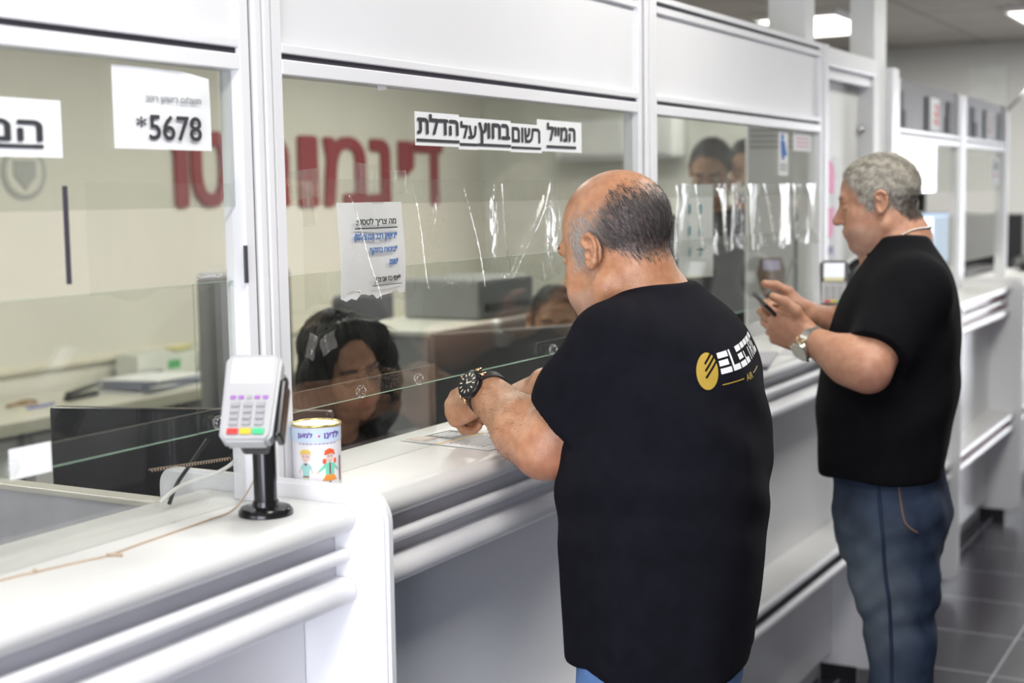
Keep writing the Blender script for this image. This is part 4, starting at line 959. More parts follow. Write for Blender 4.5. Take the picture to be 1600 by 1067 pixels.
# ================================================================== PEOPLE: smooth implicit bodies turned into one mesh each
class Field:
    def __init__(s, lo, hi, h):
        s.lo = np.array(lo, float); s.h = h
        s.n = np.ceil((np.array(hi) - s.lo) / h).astype(int) + 1
        s.D = np.full(tuple(s.n), 0.3, np.float32)
        s.ax = [s.lo[i] + h * np.arange(s.n[i]) for i in range(3)]
    def _sl(s, lo, hi, m):
        a = np.clip(np.floor((np.array(lo) - m - s.lo) / s.h).astype(int), 0, s.n)
        b = np.clip(np.ceil((np.array(hi) + m - s.lo) / s.h).astype(int) + 1, 0, s.n)
        if (b <= a).any(): return None
        sl = tuple(slice(x, y) for x, y in zip(a, b))
        g = (s.ax[0][sl[0]][:, None, None], s.ax[1][sl[1]][None, :, None], s.ax[2][sl[2]][None, None, :])
        return sl, g
    def _mix(s, sl, d, k, op):
        A = s.D[sl]; d = d.astype(np.float32)
        if op == 'add':
            if k > 0:
                hh = np.maximum(k - np.abs(A - d), 0) / k; s.D[sl] = np.minimum(A, d) - hh * hh * k * .25
            else: s.D[sl] = np.minimum(A, d)
        else:
            d = -d
            if k > 0:
                hh = np.maximum(k - np.abs(A - d), 0) / k; s.D[sl] = np.maximum(A, d) + hh * hh * k * .25
            else: s.D[sl] = np.maximum(A, d)
    def cone(s, a, b, ra, rb, k=.02, op='add'):
        a = np.array(a, float); b = np.array(b, float); r = max(ra, rb)
        q = s._sl(np.minimum(a, b) - r, np.maximum(a, b) + r, k + .02)
        if q is None: return
        sl, (X, Y, Z) = q; ab = b - a; L = max(ab.dot(ab), 1e-9)
        t = np.clip(((X - a[0]) * ab[0] + (Y - a[1]) * ab[1] + (Z - a[2]) * ab[2]) / L, 0, 1)
        d = np.sqrt((X - a[0] - t * ab[0]) ** 2 + (Y - a[1] - t * ab[1]) ** 2 + (Z - a[2] - t * ab[2]) ** 2) - (ra + (rb - ra) * t)
        s._mix(sl, d, k, op)
    def chain(s, pts, rs, k=.02):
        for i in range(len(pts) - 1): s.cone(pts[i], pts[i + 1], rs[i], rs[i + 1], k)
    def ell(s, c, r, rot=None, k=.02, op='add'):
        c = np.array(c, float); r = np.array(r, float); m = r.max()
        q = s._sl(c - m, c + m, k + .02)
        if q is None: return
        sl, (X, Y, Z) = q; x, y, z = X - c[0], Y - c[1], Z - c[2]
        if rot is not None:
            R_ = np.array(rot)      # columns: local axes in world
            x, y, z = (x * R_[0, i] + y * R_[1, i] + z * R_[2, i] for i in range(3))
        k0 = np.sqrt((x / r[0]) ** 2 + (y / r[1]) ** 2 + (z / r[2]) ** 2); k1 = np.sqrt((x / r[0] ** 2) ** 2 + (y / r[1] ** 2) ** 2 + (z / r[2] ** 2) ** 2)
        s._mix(sl, k0 * (k0 - 1) / np.maximum(k1, 1e-6), k, op)
    def loft(s, rows, yaw, n=2.4, k=.02, cap=.01):
        """rows: (z, cx, cy, a, b) from bottom to top; a across, b along facing."""
        rows = np.array(rows, float); z0, z1 = rows[0, 0], rows[-1, 0]
        m = rows[:, 3:5].max()
        q = s._sl((rows[:, 1].min() - m, rows[:, 2].min() - m, z0), (rows[:, 1].max() + m, rows[:, 2].max() + m, z1), k + .03)
        sl, (X, Y, Z) = q
        zz = s.ax[2][sl[2]]
        def ip(c):
            # smooth cubic interpolation
            v = np.interp(zz, rows[:, 0], rows[:, c]); w_ = max(3, int(.03 / s.h)); p = np.pad(v, w_, mode='edge'); return np.convolve(p, np.ones(2 * w_ + 1) / (2 * w_ + 1), 'valid')[None, None, :]
        cx, cy, a, b = ip(1), ip(2), ip(3), ip(4)
        c_, s_ = math.cos(yaw), math.sin(yaw)
        u = (X - cx) * c_ + (Y - cy) * s_; v = -(X - cx) * s_ + (Y - cy) * c_
        qq = (np.abs(u / a) ** n + np.abs(v / b) ** n) ** (1 / n)
        d = (qq - 1) * np.minimum(a, b)
        dz = np.maximum(Z - z1, z0 - Z)
        hh = np.maximum(cap - np.abs(d - dz), 0) / cap
        s._mix(sl, np.maximum(d, dz) + hh * hh * cap * .25, k, 'add')
    def cut_plane(s, p, nrm):
        """remove everything on the side the normal points to."""
        X, Y, Z = s.ax[0][:, None, None], s.ax[1][None, :, None], s.ax[2][None, None, :]
        d = (X - p[0]) * nrm[0] + (Y - p[1]) * nrm[1] + (Z - p[2]) * nrm[2]
        s.D = np.maximum(s.D, d.astype(np.float32))
    def disp(s, fn):
        X, Y, Z = s.ax[0][:, None, None], s.ax[1][None, :, None], s.ax[2][None, None, :]
        s.D = s.D + fn(X, Y, Z).astype(np.float32)
    def mesh(s, name='body', smooth=1):
        D = s.D; S = D < 0
        c = np.zeros(tuple(np.array(D.shape) - 1), np.int8)
        for i in (0, 1):
            for j in (0, 1):
                for k in (0, 1): c += S[i:D.shape[0] - 1 + i, j:D.shape[1] - 1 + j, k:D.shape[2] - 1 + k]
        act = (c > 0) & (c < 8); I = np.argwhere(act); idx = np.full(act.shape, -1, np.int64); idx[act] = np.arange(len(I))
        P = np.zeros((len(I), 3)); W = np.zeros(len(I))
        off = [(i, j, k) for i in (0, 1) for j in (0, 1) for k in (0, 1)]
        V = {o: D[I[:, 0] + o[0], I[:, 1] + o[1], I[:, 2] + o[2]] for o in off}
        for a in off:
            for ax in range(3):
                if a[ax] == 0:
                    b = list(a); b[ax] = 1; b = tuple(b); d0, d1 = V[a], V[b]
                    m = (d0 < 0) != (d1 < 0); t = np.where(m, d0 / np.where(m, d0 - d1, 1), 0)
                    p = np.array(a, float)[None, :].repeat(len(I), 0); p[:, ax] += t
                    P += p * m[:, None]; W += m
        P = (I + P / W[:, None]) * s.h + s.lo
        F = []
        for ax in range(3):
            o1, o2 = [(1, 2), (2, 0), (0, 1)][ax]
            sh = [slice(None)] * 3; sh[ax] = slice(0, -1); A = S[tuple(sh)]; sh[ax] = slice(1, None); B = S[tuple(sh)]
            e = np.argwhere(A != B)
            e = e[(e[:, o1] > 0) & (e[:, o2] > 0) & (e[:, o1] < D.shape[o1] - 1) & (e[:, o2] < D.shape[o2] - 1)]
            q = []
            for (d1, d2) in ((1, 1), (0, 1), (0, 0), (1, 0)):
                g = e.copy(); g[:, o1] -= d1; g[:, o2] -= d2; q.append(idx[g[:, 0], g[:, 1], g[:, 2]])
            q = np.stack(q, 1); fl_ = ~A[e[:, 0], e[:, 1], e[:, 2]]
            q[fl_] = q[fl_][:, ::-1]; F.append(q)
        F = np.concatenate(F); F = F[(F >= 0).all(1)]
        for _ in range(smooth):
            acc = np.zeros_like(P); cnt = np.zeros(len(P))
            for i in range(4):
                np.add.at(acc, F[:, i], P[F[:, (i + 1) % 4]]); np.add.at(cnt, F[:, i], 1)
                np.add.at(acc, F[:, (i + 1) % 4], P[F[:, i]]); np.add.at(cnt, F[:, (i + 1) % 4], 1)
            P = P * .5 + .5 * acc / np.maximum(cnt, 1)[:, None]
        me = bpy.data.meshes.new(name); me.vertices.add(len(P)); me.vertices.foreach_set('co', P.ravel())
        me.loops.add(F.size); me.loops.foreach_set('vertex_index', F.ravel().astype(np.int32))
        me.polygons.add(len(F)); me.polygons.foreach_set('loop_start', np.arange(0, F.size, 4, dtype=np.int32))
        me.update(calc_edges=True)
        me.polygons.foreach_set('use_smooth', [True] * len(F))
        return me
    def grad(s, P):
        """unit outward normals at points (nearest-cell differences)."""
        i = np.clip(np.round((P - s.lo) / s.h).astype(int), 1, s.n - 2); D = s.D
        g = np.stack([D[i[:, 0] + 1, i[:, 1], i[:, 2]] - D[i[:, 0] - 1, i[:, 1], i[:, 2]], D[i[:, 0], i[:, 1] + 1, i[:, 2]] - D[i[:, 0], i[:, 1] - 1, i[:, 2]], D[i[:, 0], i[:, 1], i[:, 2] + 1] - D[i[:, 0], i[:, 1], i[:, 2] - 1]], 1)
        return g / np.maximum(np.linalg.norm(g, axis=1), 1e-9)[:, None]

def vco(me):
    co = np.empty(len(me.vertices) * 3); me.vertices.foreach_get('co', co); return co.reshape(-1, 3)

def sstep(a, b, x):
    t = np.clip((x - a) / (b - a), 0, 1); return t * t * (3 - 2 * t)

class Head:
    """head frame: x to the person's right, y towards the face, z up, origin between the ears."""
    def __init__(s, org, facing, pitch=0.0, roll=0.0, sc=1.0):
        f = np.array([facing[0], facing[1], 0.0]); f /= np.linalg.norm(f)
        r = np.array([f[1], -f[0], 0.0]); u = np.array([0, 0, 1.0])
        c, n = math.cos(pitch), math.sin(pitch)
        f2 = f * c - u * n; u2 = u * c + f * n
        c, n = math.cos(roll), math.sin(roll)
        r2 = r * c + u2 * n; u2 = u2 * c - r * n
        s.R = np.stack([r2, f2, u2], 1); s.o = np.array(org, float); s.sc = sc
    def w(s, p): return s.o + s.R @ (np.array(p, float) * s.sc)
    def loc(s, P): return ((P - s.o) @ s.R) / s.sc

def build_head(F, H, jaw=1.0, nose_=1.0, fat=0.0, ears=True, eye_open=True, brow=1.0, tall=0.0):
    S = H.sc
    def E(c, r, k=.02, op='add', rot=None): F.ell(H.w(c), np.array(r) * S, H.R if rot is None else H.R @ rot, k * S, op)
    def C(a, b, ra, rb, k=.015, op='add'): F.cone(H.w(a), H.w(b), ra * S, rb * S, k * S, op)
    E((0, -.012, .045 + tall * .5), (.077, .097, .084 + tall * .5), .02)
    E((0, .012, .035 + tall * .5), (.070, .082, .080 + tall * .5), .02)
    E((0, .030, -.030), (.060 + fat * .5, .064, .088), .03)
    E((0, .030, -.078), (.050 * jaw + fat, .052, .036), .03)
    E((0, .074, -.100), (.022 * jaw, .016, .016), .02)
    for sx in (-1, 1):
        E((sx * .042, .058, -.022), (.024, .022, .022), .02)                  # cheek
        C((sx * .030, .050, -.10), (sx * .060, -.005, -.055), .018 + fat * .6, .018 + fat * .5, .02)   # jaw line
        E((sx * .036, .066, -.055), (.022 + fat, .020, .026), .02)
    C((-.034, .086, .026), (.034, .086, .026), .013 * brow, .013 * brow, .014)  # brow ridge
    for sx in (-1, 1):
        E((sx * .031, .104, .002), (.019, .018, .013), .012, 'sub')
        E((sx * .031, .078, .003), (.0135, .0135, .0125), .004)                # eye ball with lids
        C((sx * .018, .0875, .0055), (sx * .044, .083, .0045), .0048, .004, .004)  # upper lid
    C((0, .090, .016), (0, .112 * nose_, -.026), .0085, .0125, .010)
    E((0, .114 * nose_, -.030), (.012, .011, .010), .008)
    for sx in (-1, 1): E((sx * .013, .102, -.032), (.008, .010, .0075), .006)
    for sx in (-1, 1): E((sx * .007, .112, -.040), (.0035, .004, .003), .002, 'sub')
    E((0, .082, -.062), (.030, .020, .022), .014)                               # muzzle
    C((-.021, .0905, -.0595), (0, .0985, -.0580), .0038, .0052, .004); C((.021, .0905, -.0595), (0, .0985, -.0580), .0038, .0052, .004)
    C((-.018, .0905, -.0690), (.018, .0905, -.0690), .0055, .0055, .005); E((0, .0955, -.0690), (.014, .0055, .0055), .005)
    C((-.024, .096, -.0637), (.024, .096, -.0637), .0016, .0016, .003, 'sub')
    if ears:
        for sx in (-1, 1):
            # helix, antihelix, lobe, back plate
            ex = .079 + fat * .3
            pts = [(.9 * a - .002, .88 * b) for a, b in ((-.002, .012), (.006, .026), (-.002, .036), (-.014, .037), (-.024, .028), (-.027, .012), (-.023, -.004), (-.016, -.016), (-.008, -.024), (-.001, -.022), (.002, -.012))]
            P3 = [(sx * (ex + .010 - .22 * (y + .0)), y, z) for y, z in pts]
            for i in range(len(P3) - 1): C(P3[i], P3[i + 1], .0042 if i < 7 else .0055, .0042 if i < 6 else .0055, .003)
            C((sx * (ex + .008), -.013, .024), (sx * (ex + .007), -.014, -.004), .0045, .004, .005)
            E((sx * (ex + .003), -.011, .006), (.0055, .018, .028), .005)
            E((sx * (ex + .010), -.003, .001), (.006, .006, .009), .004, 'sub')
            E((sx * (ex + .004), .004, -.001), (.004, .004, .006), .003)
    return F

def hand(F, W, d, up, side, curl, sc=1.0, thumb=((.55, .65, -.35), (.85, .25, -.45), (.9, 0, -.4)), spread=1.0, fat=1.0):
    """W wrist, d direction of the fingers, up the back of the hand, side=+1 left hand / -1 right hand; curl: per finger three bends (deg)."""
    W = np.array(W, float); d = np.array(d, float); d /= np.linalg.norm(d); up = np.array(up, float); up -= d * up.dot(d); up /= np.linalg.norm(up)
    lat = np.cross(up, d) * -side            # towards the thumb
    def L(p): return W + (d * p[0] + lat * p[1] + up * p[2]) * sc
    kn = [(.088, .029, 0), (.093, .009, .003), (.088, -.011, .001), (.079, -.029, -.004)]
    ln = [(.041, .025, .021), (.046, .029, .022), (.042, .027, .021), (.033, .020, .019)]
    for i, k in enumerate(kn):
        F.cone(L((.006, k[1] * .62, 0)), L(k), .0165 * sc * fat, .0122 * sc * fat, .012)
    F.ell(L((.045, 0, -.006)), np.array((.046, .036, .0155)) * sc * fat, np.stack([d, lat, up], 1), .014)
    F.ell(L((.035, .022, -.012)), np.array((.032, .016, .014)) * sc * fat, np.stack([d, lat, up], 1), .012)
    tips = []
    for i, (k, l, cu) in enumerate(zip(kn, ln, curl)):
        p = L(k); a = 0.0; r0 = (.0093, .0095, .0090, .0080)[i] * sc * (1 + (fat - 1) * .35)
        sp = (k[1] * spread) * .8
        for j in range(3):
            a += math.radians(cu[j])
            dd = d * math.cos(a) - up * math.sin(a) + lat * sp * (1.0 if j == 0 else .3)
            dd /= np.linalg.norm(dd); q = p + dd * l[j] * sc
            F.cone(p, q, r0 * (1 - .08 * j), r0 * (1 - .08 * (j + 1)), .0022); 
            F.ell(p + up * .0, np.array([r0 * 1.06] * 3) * (1 - .08 * j), None, .002)
            p = q
        tips.append(p)
    p = L((.022, .024, -.008)); rt = (.0145, .0118, .0105, .0092)
    for j, (t, l) in enumerate(zip(thumb, (.046, .034, .027))):
        dd = d * t[0] + lat * t[1] + up * t[2]; dd /= np.linalg.norm(dd); q = p + dd * l * sc
        F.cone(p, q, rt[j] * sc * fat, rt[j + 1] * sc * fat, .006 if j else .012); p = q
    tips.append(p)
    return tips, L

def skin_mat(name, col, col2, rough=.5, spec=.4):
    """skin: mottled colour, fine bump; 'tone' attribute darkens the stubble/scalp hair roots."""
    m = mat(name, col, rough, var=.1, scale=55, col2=col2, bump=.18, bscale=420, spec=spec, sss=.08)
    nt = m.node_tree; N = nt.nodes; L = nt.links; b = N['Principled BSDF']
    src = b.inputs['Base Color'].links[0].from_socket
    at = N.new('ShaderNodeAttribute'); at.attribute_name = 'tone'
    mx = N.new('ShaderNodeMix'); mx.data_type = 'RGBA'
    at2 = N.new('ShaderNodeAttribute'); at2.attribute_name = 'mark'
    L.new(at2.outputs['Alpha'], mx.inputs[0]); L.new(src, mx.inputs[6]); L.new(at2.outputs['Color'], mx.inputs[7])
    L.new(mx.outputs[2], b.inputs['Base Color'])
    return m

def face_marks(q, rg, hair, lash=True, k=.8):
    """eyebrow hair and lash lines tint the skin beneath them."""
    ax = np.abs(q[:, 0]); zc_ = .027 + .004 * np.sin((ax - .012) * 80)
    br = (sstep(.008, .016, ax) * sstep(.052, .042, ax) * sstep(.0075, .003, np.abs(q[:, 2] - zc_)) * (q[:, 1] > .05)) * k
    if lash: br = np.maximum(br, sstep(.014, .019, ax) * sstep(.048, .043, ax) * sstep(.0032, .0012, np.abs(q[:, 2] + .0035 + .0025 * np.cos((ax - .031) * 90))) * (q[:, 1] > .05) * k)
    b = br > rg[:, 3]; rg[b, :3] = hair; rg[b, 3] = br[b]

def set_mark(me, rgba):
    at = me.attributes.new('mark', 'FLOAT_COLOR', 'POINT'); at.data.foreach_set('color', np.asarray(rgba, np.float32).ravel())

def strands(P, Nn, flow, length, width, colors, jitter=.35, lift=.35, seed=1, bend=.5, sink=.0012):
    """many short hairs as one mesh: P roots, Nn normals, flow directions."""
    rng = np.random.default_rng(seed); n = len(P)
    fl_ = flow - Nn * (flow * Nn).sum(1)[:, None]; fl_ /= np.maximum(np.linalg.norm(fl_, axis=1), 1e-6)[:, None]
    d = fl_ + Nn * lift + rng.normal(0, jitter, (n, 3)); d /= np.linalg.norm(d, axis=1)[:, None]
    side = np.cross(d, Nn + rng.normal(0, .3, (n, 3))); side /= np.maximum(np.linalg.norm(side, axis=1), 1e-6)[:, None]
    L = (length if np.ndim(length) else np.full(n, length)) * rng.uniform(.7, 1.2, n)
    r = P - Nn * sink
    m = r + d * (L * .55)[:, None]; t = r + d * L[:, None] - Nn * (L * bend * .5)[:, None]
    w_ = width * .5
    V = np.stack([r - side * w_, r + side * w_, m + side * w_ * .8, m - side * w_ * .8, t], 1).reshape(-1, 3)
    base = np.arange(n)[:, None] * 5
    me = bpy.data.meshes.new('hair'); me.vertices.add(len(V)); me.vertices.foreach_set('co', V.ravel())
    idx = np.concatenate([base + np.array([0, 1, 2, 3]), base + np.array([3, 2, 4])], 1).ravel().astype(np.int32)
    me.loops.add(len(idx)); me.loops.foreach_set('vertex_index', idx)
    st = (np.arange(n)[:, None] * 7 + np.array([0, 4])).ravel().astype(np.int32)
    me.polygons.add(2 * n); me.polygons.foreach_set('loop_start', st); me.update(calc_edges=True)
    col = np.repeat(np.concatenate([colors, np.ones((n, 1))], 1), 5, 0)
    at = me.attributes.new('tone', 'FLOAT_COLOR', 'POINT'); at.data.foreach_set('color', col.astype(np.float32).ravel())
    me.polygons.foreach_set('use_smooth', [True] * (2 * n))
    return me

def hair_mat(name, rough=.45):
    if name in MATS: return MATS[name]
    m = bpy.data.materials.new(name); m.use_nodes = True; nt = m.node_tree; b = nt.nodes['Principled BSDF']
    at = nt.nodes.new('ShaderNodeAttribute'); at.attribute_name = 'tone'
    nz = nt.nodes.new('ShaderNodeTexNoise'); nz.inputs['Scale'].default_value = 300
    hs = nt.nodes.new('ShaderNodeHueSaturation'); mr = nt.nodes.new('ShaderNodeMapRange'); mr.inputs['To Min'].default_value = .7; mr.inputs['To Max'].default_value = 1.3
    nt.links.new(nz.outputs['Fac'], mr.inputs['Value']); nt.links.new(mr.outputs[0], hs.inputs['Value']); nt.links.new(at.outputs['Color'], hs.inputs['Color'])
    nt.links.new(hs.outputs[0], b.inputs['Base Color']); b.inputs['Roughness'].default_value = rough; b.inputs['Specular IOR Level'].default_value = .35
    MATS[name] = m; return m

def pick(co, nor, mask, n, seed=0):
    rng = np.random.default_rng(seed); ids = np.flatnonzero(rng.uniform(0, 1, len(co)) < mask); 
    if len(ids) == 0: return ids
    return rng.choice(ids, n, replace=len(ids) < n)

def normals(me):
    n = np.empty(len(me.vertices) * 3); me.vertices.foreach_get('normal', n); return n.reshape(-1, 3)

def denim(name, c1, c2):
    m = mat(name, c1, .85, var=.1, scale=14, col2=c2, bump=.25, bscale=500, spec=.2)
    return m
CAMR = np.array(((0.48654, -0.09614, 0.86835), (-0.87352, -0.03587, 0.48547), (-0.01552, -0.99472, -0.10143)))      # viewing axes used only to pose limbs as seen: columns right, down, forward
def cd(r, d, f): return CAMR @ np.array([r, d, f], float)

# ------------------------------------------------------------------ MAN 1: balding, leaning on the counter
A_ = np.array
def man_leaning():
    F1 = A_([-.30, .954, 0]); R1 = A_([.954, .30, 0]); yaw = math.atan2(-F1[0], F1[1])
    root = thing('person', (2.20, .92, 0), 'balding man in black t-shirt with gold and white back print, leaning on the counter', 'person')
    HD = Head((2.204, 1.022, 1.481), (.20, 1), math.radians(13), 0, .99)
    C7 = A_((2.228, 0.984, 1.403))
    tc = [A_((2.173, 0.937, 0.812)), A_((2.188, 0.936, 0.933)), A_((2.205, 0.940, 1.101)), A_((2.215, 0.942, 1.193)), A_((2.229, 0.939, 1.296)), A_((2.235, 0.942, 1.367)), A_((2.236, 0.949, 1.408)), A_((2.233, 0.960, 1.432))]
    th = [(.215, .156), (.228, .169), (.238, .180), (.238, .178), (.225, .154), (.190, .122), (.125, .080), (.072, .054)]
    SL = A_((2.084, 0.977, 1.324)); EL = A_((2.067, 1.098, 1.162)); WL = A_((2.175, 1.270, 1.232))
    SR = tc[4] + R1 * .185 + F1 * .03 + A_([0, 0, .03]); WR = A_((2.350, 1.243, 1.225)); ER = A_((2.510, 1.141, 1.127))
    # ---- body: head, neck, arms, hands and trunk in one surface
    F = Field((1.93, .70, .80), (2.68, 1.47, 1.68), .0027)
    F.loft([(c[2], c[0], c[1], a - .022, b - .022) for c, (a, b) in zip(tc, th)], yaw)
    F.chain([C7 + A_([0, 0, -.05]), C7, HD.w((0, -.030, -.040))], [.070, .062, .066], .03)
    F.chain([C7 - F1 * -.03 + A_([0, 0, -.05]), HD.w((0, .02, -.07))], [.07, .058], .03)
    build_head(F, HD, jaw=1.15, fat=.006, tall=.012)
    bulge = EL + (WL - EL) * .32
    F.chain([SL, EL], [.054, .046], .03)
    F.chain([EL, bulge, WL], [.047, .051, .036], .03)
    F.ell(EL + A_([-.004, -.012, -.010]), (.032, .030, .030), None, .02)
    F.chain([SR, ER], [.060, .048], .03); F.chain([ER, ER + (WR - ER) * .35, WR], [.048, .050, .034], .03)
    curlL = [(58, 72, 45), (62, 76, 45), (66, 76, 45), (70, 76, 45)]
    hand(F, WL + (WL - EL) * .02, cd(-.66, .36, .60), cd(-.50, -.52, -.52), 1, curlL, .98, ((.55, .40, -.55), (.70, .0, -.7), (.5, -.25, -.8)), .7, 1.12)
    curlR = [(55, 80, 50), (65, 85, 50), (70, 85, 50), (72, 85, 50)]
    hand(F, WR, cd(-.80, .32, .35), cd(-.25, -.80, -.45), -1, curlR, 1.0, ((.75, .35, -.55), (.85, -.1, -.55), (.8, -.4, -.4)), .6, 1.12)
    me = F.mesh('body', 1); co = vco(me); nr = normals(me)
    q = HD.loc(co)
    # hair band: below the bald crown, above nape, behind the temples
    isH = (q[:, 2] > -.10) & (np.linalg.norm(q, axis=1) < .16)
    top = .072 + .040 * sstep(.03, -.10, q[:, 1]) + .006 * np.sin(q[:, 1] * 90)
    bot = np.where(q[:, 1] > -.02, .012 + (q[:, 1] + .02) * -.3, .012 + (-.02 - q[:, 1]) * -.60); bot = np.maximum(bot, -.018)
    band = sstep(top + .020, top - .045, q[:, 2]) * sstep(bot - .012, bot + .010, q[:, 2]) * sstep(.056, .040, q[:, 1]) * isH
    side_burn = sstep(.034, .026, q[:, 1]) * sstep(.008, .014, q[:, 1]) * sstep(-.03, -.015, q[:, 2]) * sstep(.03, .015, q[:, 2]) * (np.abs(q[:, 0]) > .055) * isH
    ear = (np.abs(q[:, 0]) > .080) & (np.abs(q[:, 1] + .008) < .045) & (np.abs(q[:, 2] - .004) < .050)
    hmask = np.maximum(band, side_burn * .8) * (~ear)
    beard = sstep(.0, .03, q[:, 1]) * sstep(-.045, -.062, q[:, 2]) * sstep(-.15, -.13, q[:, 2]) * isH * .35
    grey = sstep(-.045, .03, q[:, 1] + .25 * (q[:, 2] - .03))
    rgba = np.zeros((len(co), 4)); rgba[:, :3] = (A_([.050, .042, .042])[None] * (1 - grey[:, None]) + A_([.34, .32, .30])[None] * grey[:, None])
    rgba[:, 3] = hmask ** 1.5 * (.82 - .50 * grey)
    bm_ = beard > hmask; rgba[bm_, :3] = (.34, .28, .25); rgba[bm_, 3] = beard[bm_]
    # reddened elbow
    el = np.exp(-(np.linalg.norm(co - (EL + A_([0, -.03, -.03])), axis=1) / .06) ** 2) * .35
    e_ = (el > rgba[:, 3]); rgba[e_, :3] = (.60, .20, .14); rgba[e_, 3] = el[e_]
    set_mark(me, rgba)
    put('body', me, skin_mat('skin_tan', (.52, .265, .145), (.40, .18, .095), .33, .5), root)
    ids = pick(co, nr, np.maximum(hmask, 0) ** 1.1, 24000, 3)
    rng = np.random.default_rng(5)
    g = np.clip(grey[ids] * .85 + rng.uniform(-.15, .35, len(ids)) * .6, 0, 1)[:, None]
    cols = A_([.020, .017, .018])[None] * (1 - g) + A_([.50, .48, .45])[None] * g
    flow = HD.R @ A_([0, -.55, -1.0]); 
    hm = strands(co[ids], nr[ids], np.tile(flow, (len(ids), 1)), .018, .00048, cols, .16, .12, 7)
    put('hair', hm, hair_mat('hair_strands'), root, label='dark and grey short hair around the bald crown')
    # eyebrow seen at the face edge
    bq = A_([HD.w((sx * x, .098 - .010 * (x / .045) ** 2, .028 + .004 * math.sin(x * 60))) for sx in (-1, 1) for x in np.linspace(.014, .046, 60)]) + rng.normal(0, .0012, (120, 3))
    put('eyebrow', strands(bq, np.tile(HD.R[:, 1], (120, 1)), np.tile(HD.R @ A_([-.8, 0, .2]), (120, 1)), .009, .0008, np.tile(A_([[.03, .025, .025]]), (120, 1)), .3, .4, 2), hair_mat('hair_strands'), root)
    cq = A_([HD.w((x, .086 - abs(x) * .5, -.108 + abs(x) * .25)) for x in np.linspace(-.045, .045, 700)]) + rng.normal(0, .004, (700, 3))
    put('beard', strands(cq, np.tile(HD.R[:, 1], (700, 1)), np.tile(HD.R @ A_([0, .2, -1]), (700, 1)), .008, .0006, np.tile(A_([[.62, .60, .58]]), (700, 1)), .3, .4, 4, sink=.0), hair_mat('hair_strands'), root, label='short white chin beard')
    # ---- arm hair on the near forearm
    v = WL - EL; t = ((co - EL) @ v) / (v @ v); dist = np.linalg.norm(co - EL - t[:, None] * v, axis=1)
    fm = ((t > .05) & (t < .92) & (dist < .065)).astype(float)
    ids = pick(co, nr, fm, 2600, 8)
    put('arm_hair', strands(co[ids], nr[ids], np.tile(v / np.linalg.norm(v) * .6 + A_([0, 0, -.8]), (len(ids), 1)),   .011, .0005, np.tile(A_([[.16, .09, .055]]), (len(ids), 1)), .35, .18, 6), hair_mat('hair_strands'), root)
    # ---- t-shirt
    T = Field((1.90, .66, .78), (2.72, 1.30, 1.52), .0045)
    T.loft([(c[2], c[0], c[1], a, b) for i, (c, (a, b)) in enumerate(zip(tc, th))], yaw, 2.3, .02, .008)
    sl_end = SL + (EL - SL) * .60
    slv = Field.__new__(Field)
    T.chain([C7 - R1 * .03 + A_([0, 0, -.045]), SL + A_([0, 0, .012])], [.055, .064], .05)
    T.chain([C7 + R1 * .05 + A_([0, 0, -.045]), SR + A_([0, 0, .012])], [.055, .066], .05)
    T.chain([SL, SL + (EL - SL) * .45, SL + (EL - SL) * .9], [.068, .064, .058], .05)
    T.chain([SR, SR + (ER - SR) * .80], [.076, .076], .05)
    # cut the sleeve flat at its hem (only around the arm)
    def hem(S_, E_, frac, rad):
        ax = (E_ - S_) / np.linalg.norm(E_ - S_); p = S_ + (E_ - S_) * frac
        X, Y, Z = T.ax[0][:, None, None], T.ax[1][None, :, None], T.ax[2][None, None, :]
        t_ = (X - p[0]) * ax[0] + (Y - p[1]) * ax[1] + (Z - p[2]) * ax[2]
        rr = np.sqrt(np.maximum((X - p[0]) ** 2 + (Y - p[1]) ** 2 + (Z - p[2]) ** 2 - t_ ** 2, 0))
        dc = np.maximum(np.maximum(-t_, rr - rad), t_ - .14)
        hard = np.minimum(rr - rad, 1)
        T.D[:] = np.where((t_ > -.02) & (t_ < .14) & (rr < rad), np.maximum(T.D, t_.astype(np.float32)), T.D)
    TB = T.D.copy(); 
    B2 = Field((1.90, .66, .78), (2.72, 1.30, 1.52), .0045)
    B2.loft([(c[2], c[0], c[1], a, b) for i, (c, (a, b)) in enumerate(zip(tc, th))], yaw, 2.3, .02, .008)
    hem(SL, EL, .72, .125); hem(SR, ER, .62, .12)
    T.D[:] = np.minimum(T.D, B2.D)
    # drape folds: diagonal pulls across the back and loose waves near the hem
    def folds(X, Y, Z):
        u = (X - 2.2) * .954 + (Y - .92) * .3; v_ = -(X - 2.2) * .3 + (Y - .92) * .954
        low = np.clip((1.25 - Z) / .45, 0, 1)
        f = .0050 * low * np.sin(26 * u + 18 * v_ + 2.2 * np.sin(5 * Z)) + .0035 * low * np.sin(45 * v_ - 14 * u + 6 * Z)
        f = f + .0030 * np.sin(38 * (Z + .7 * u - .5 * v_)) * np.exp(-((Z - 1.22) / .16) ** 2)
        f = f + .0020 * np.sin(70 * (Z + .35 * u)) * np.exp(-((Z - 1.10) / .10) ** 2)
        return f
    T.disp(folds)
    tm = T.mesh('t_shirt', 2)
    shirt = put('t_shirt', tm, mat('cotton_navy_black', (.0065, .0065, .0105), .95, var=.12, scale=30, bump=.2, bscale=700, spec=.12, sheen=.0), root)
    # collar
    ring = []
    for i in range(40):
        a = 2 * PI * i / 40
        ring.append(C7 + A_([0, 0, -.006]) + F1 * (.028 + .080 * math.sin(a)) + R1 * (.074 * math.cos(a)) + A_([0, 0, -.034 * (1 + math.sin(a)) * .5 + .004]))
    bm = NB(); tube(bm, ring, .0075, 10, closed=True); put('collar', bm, MATS['cotton_navy_black'], shirt, smooth=True)
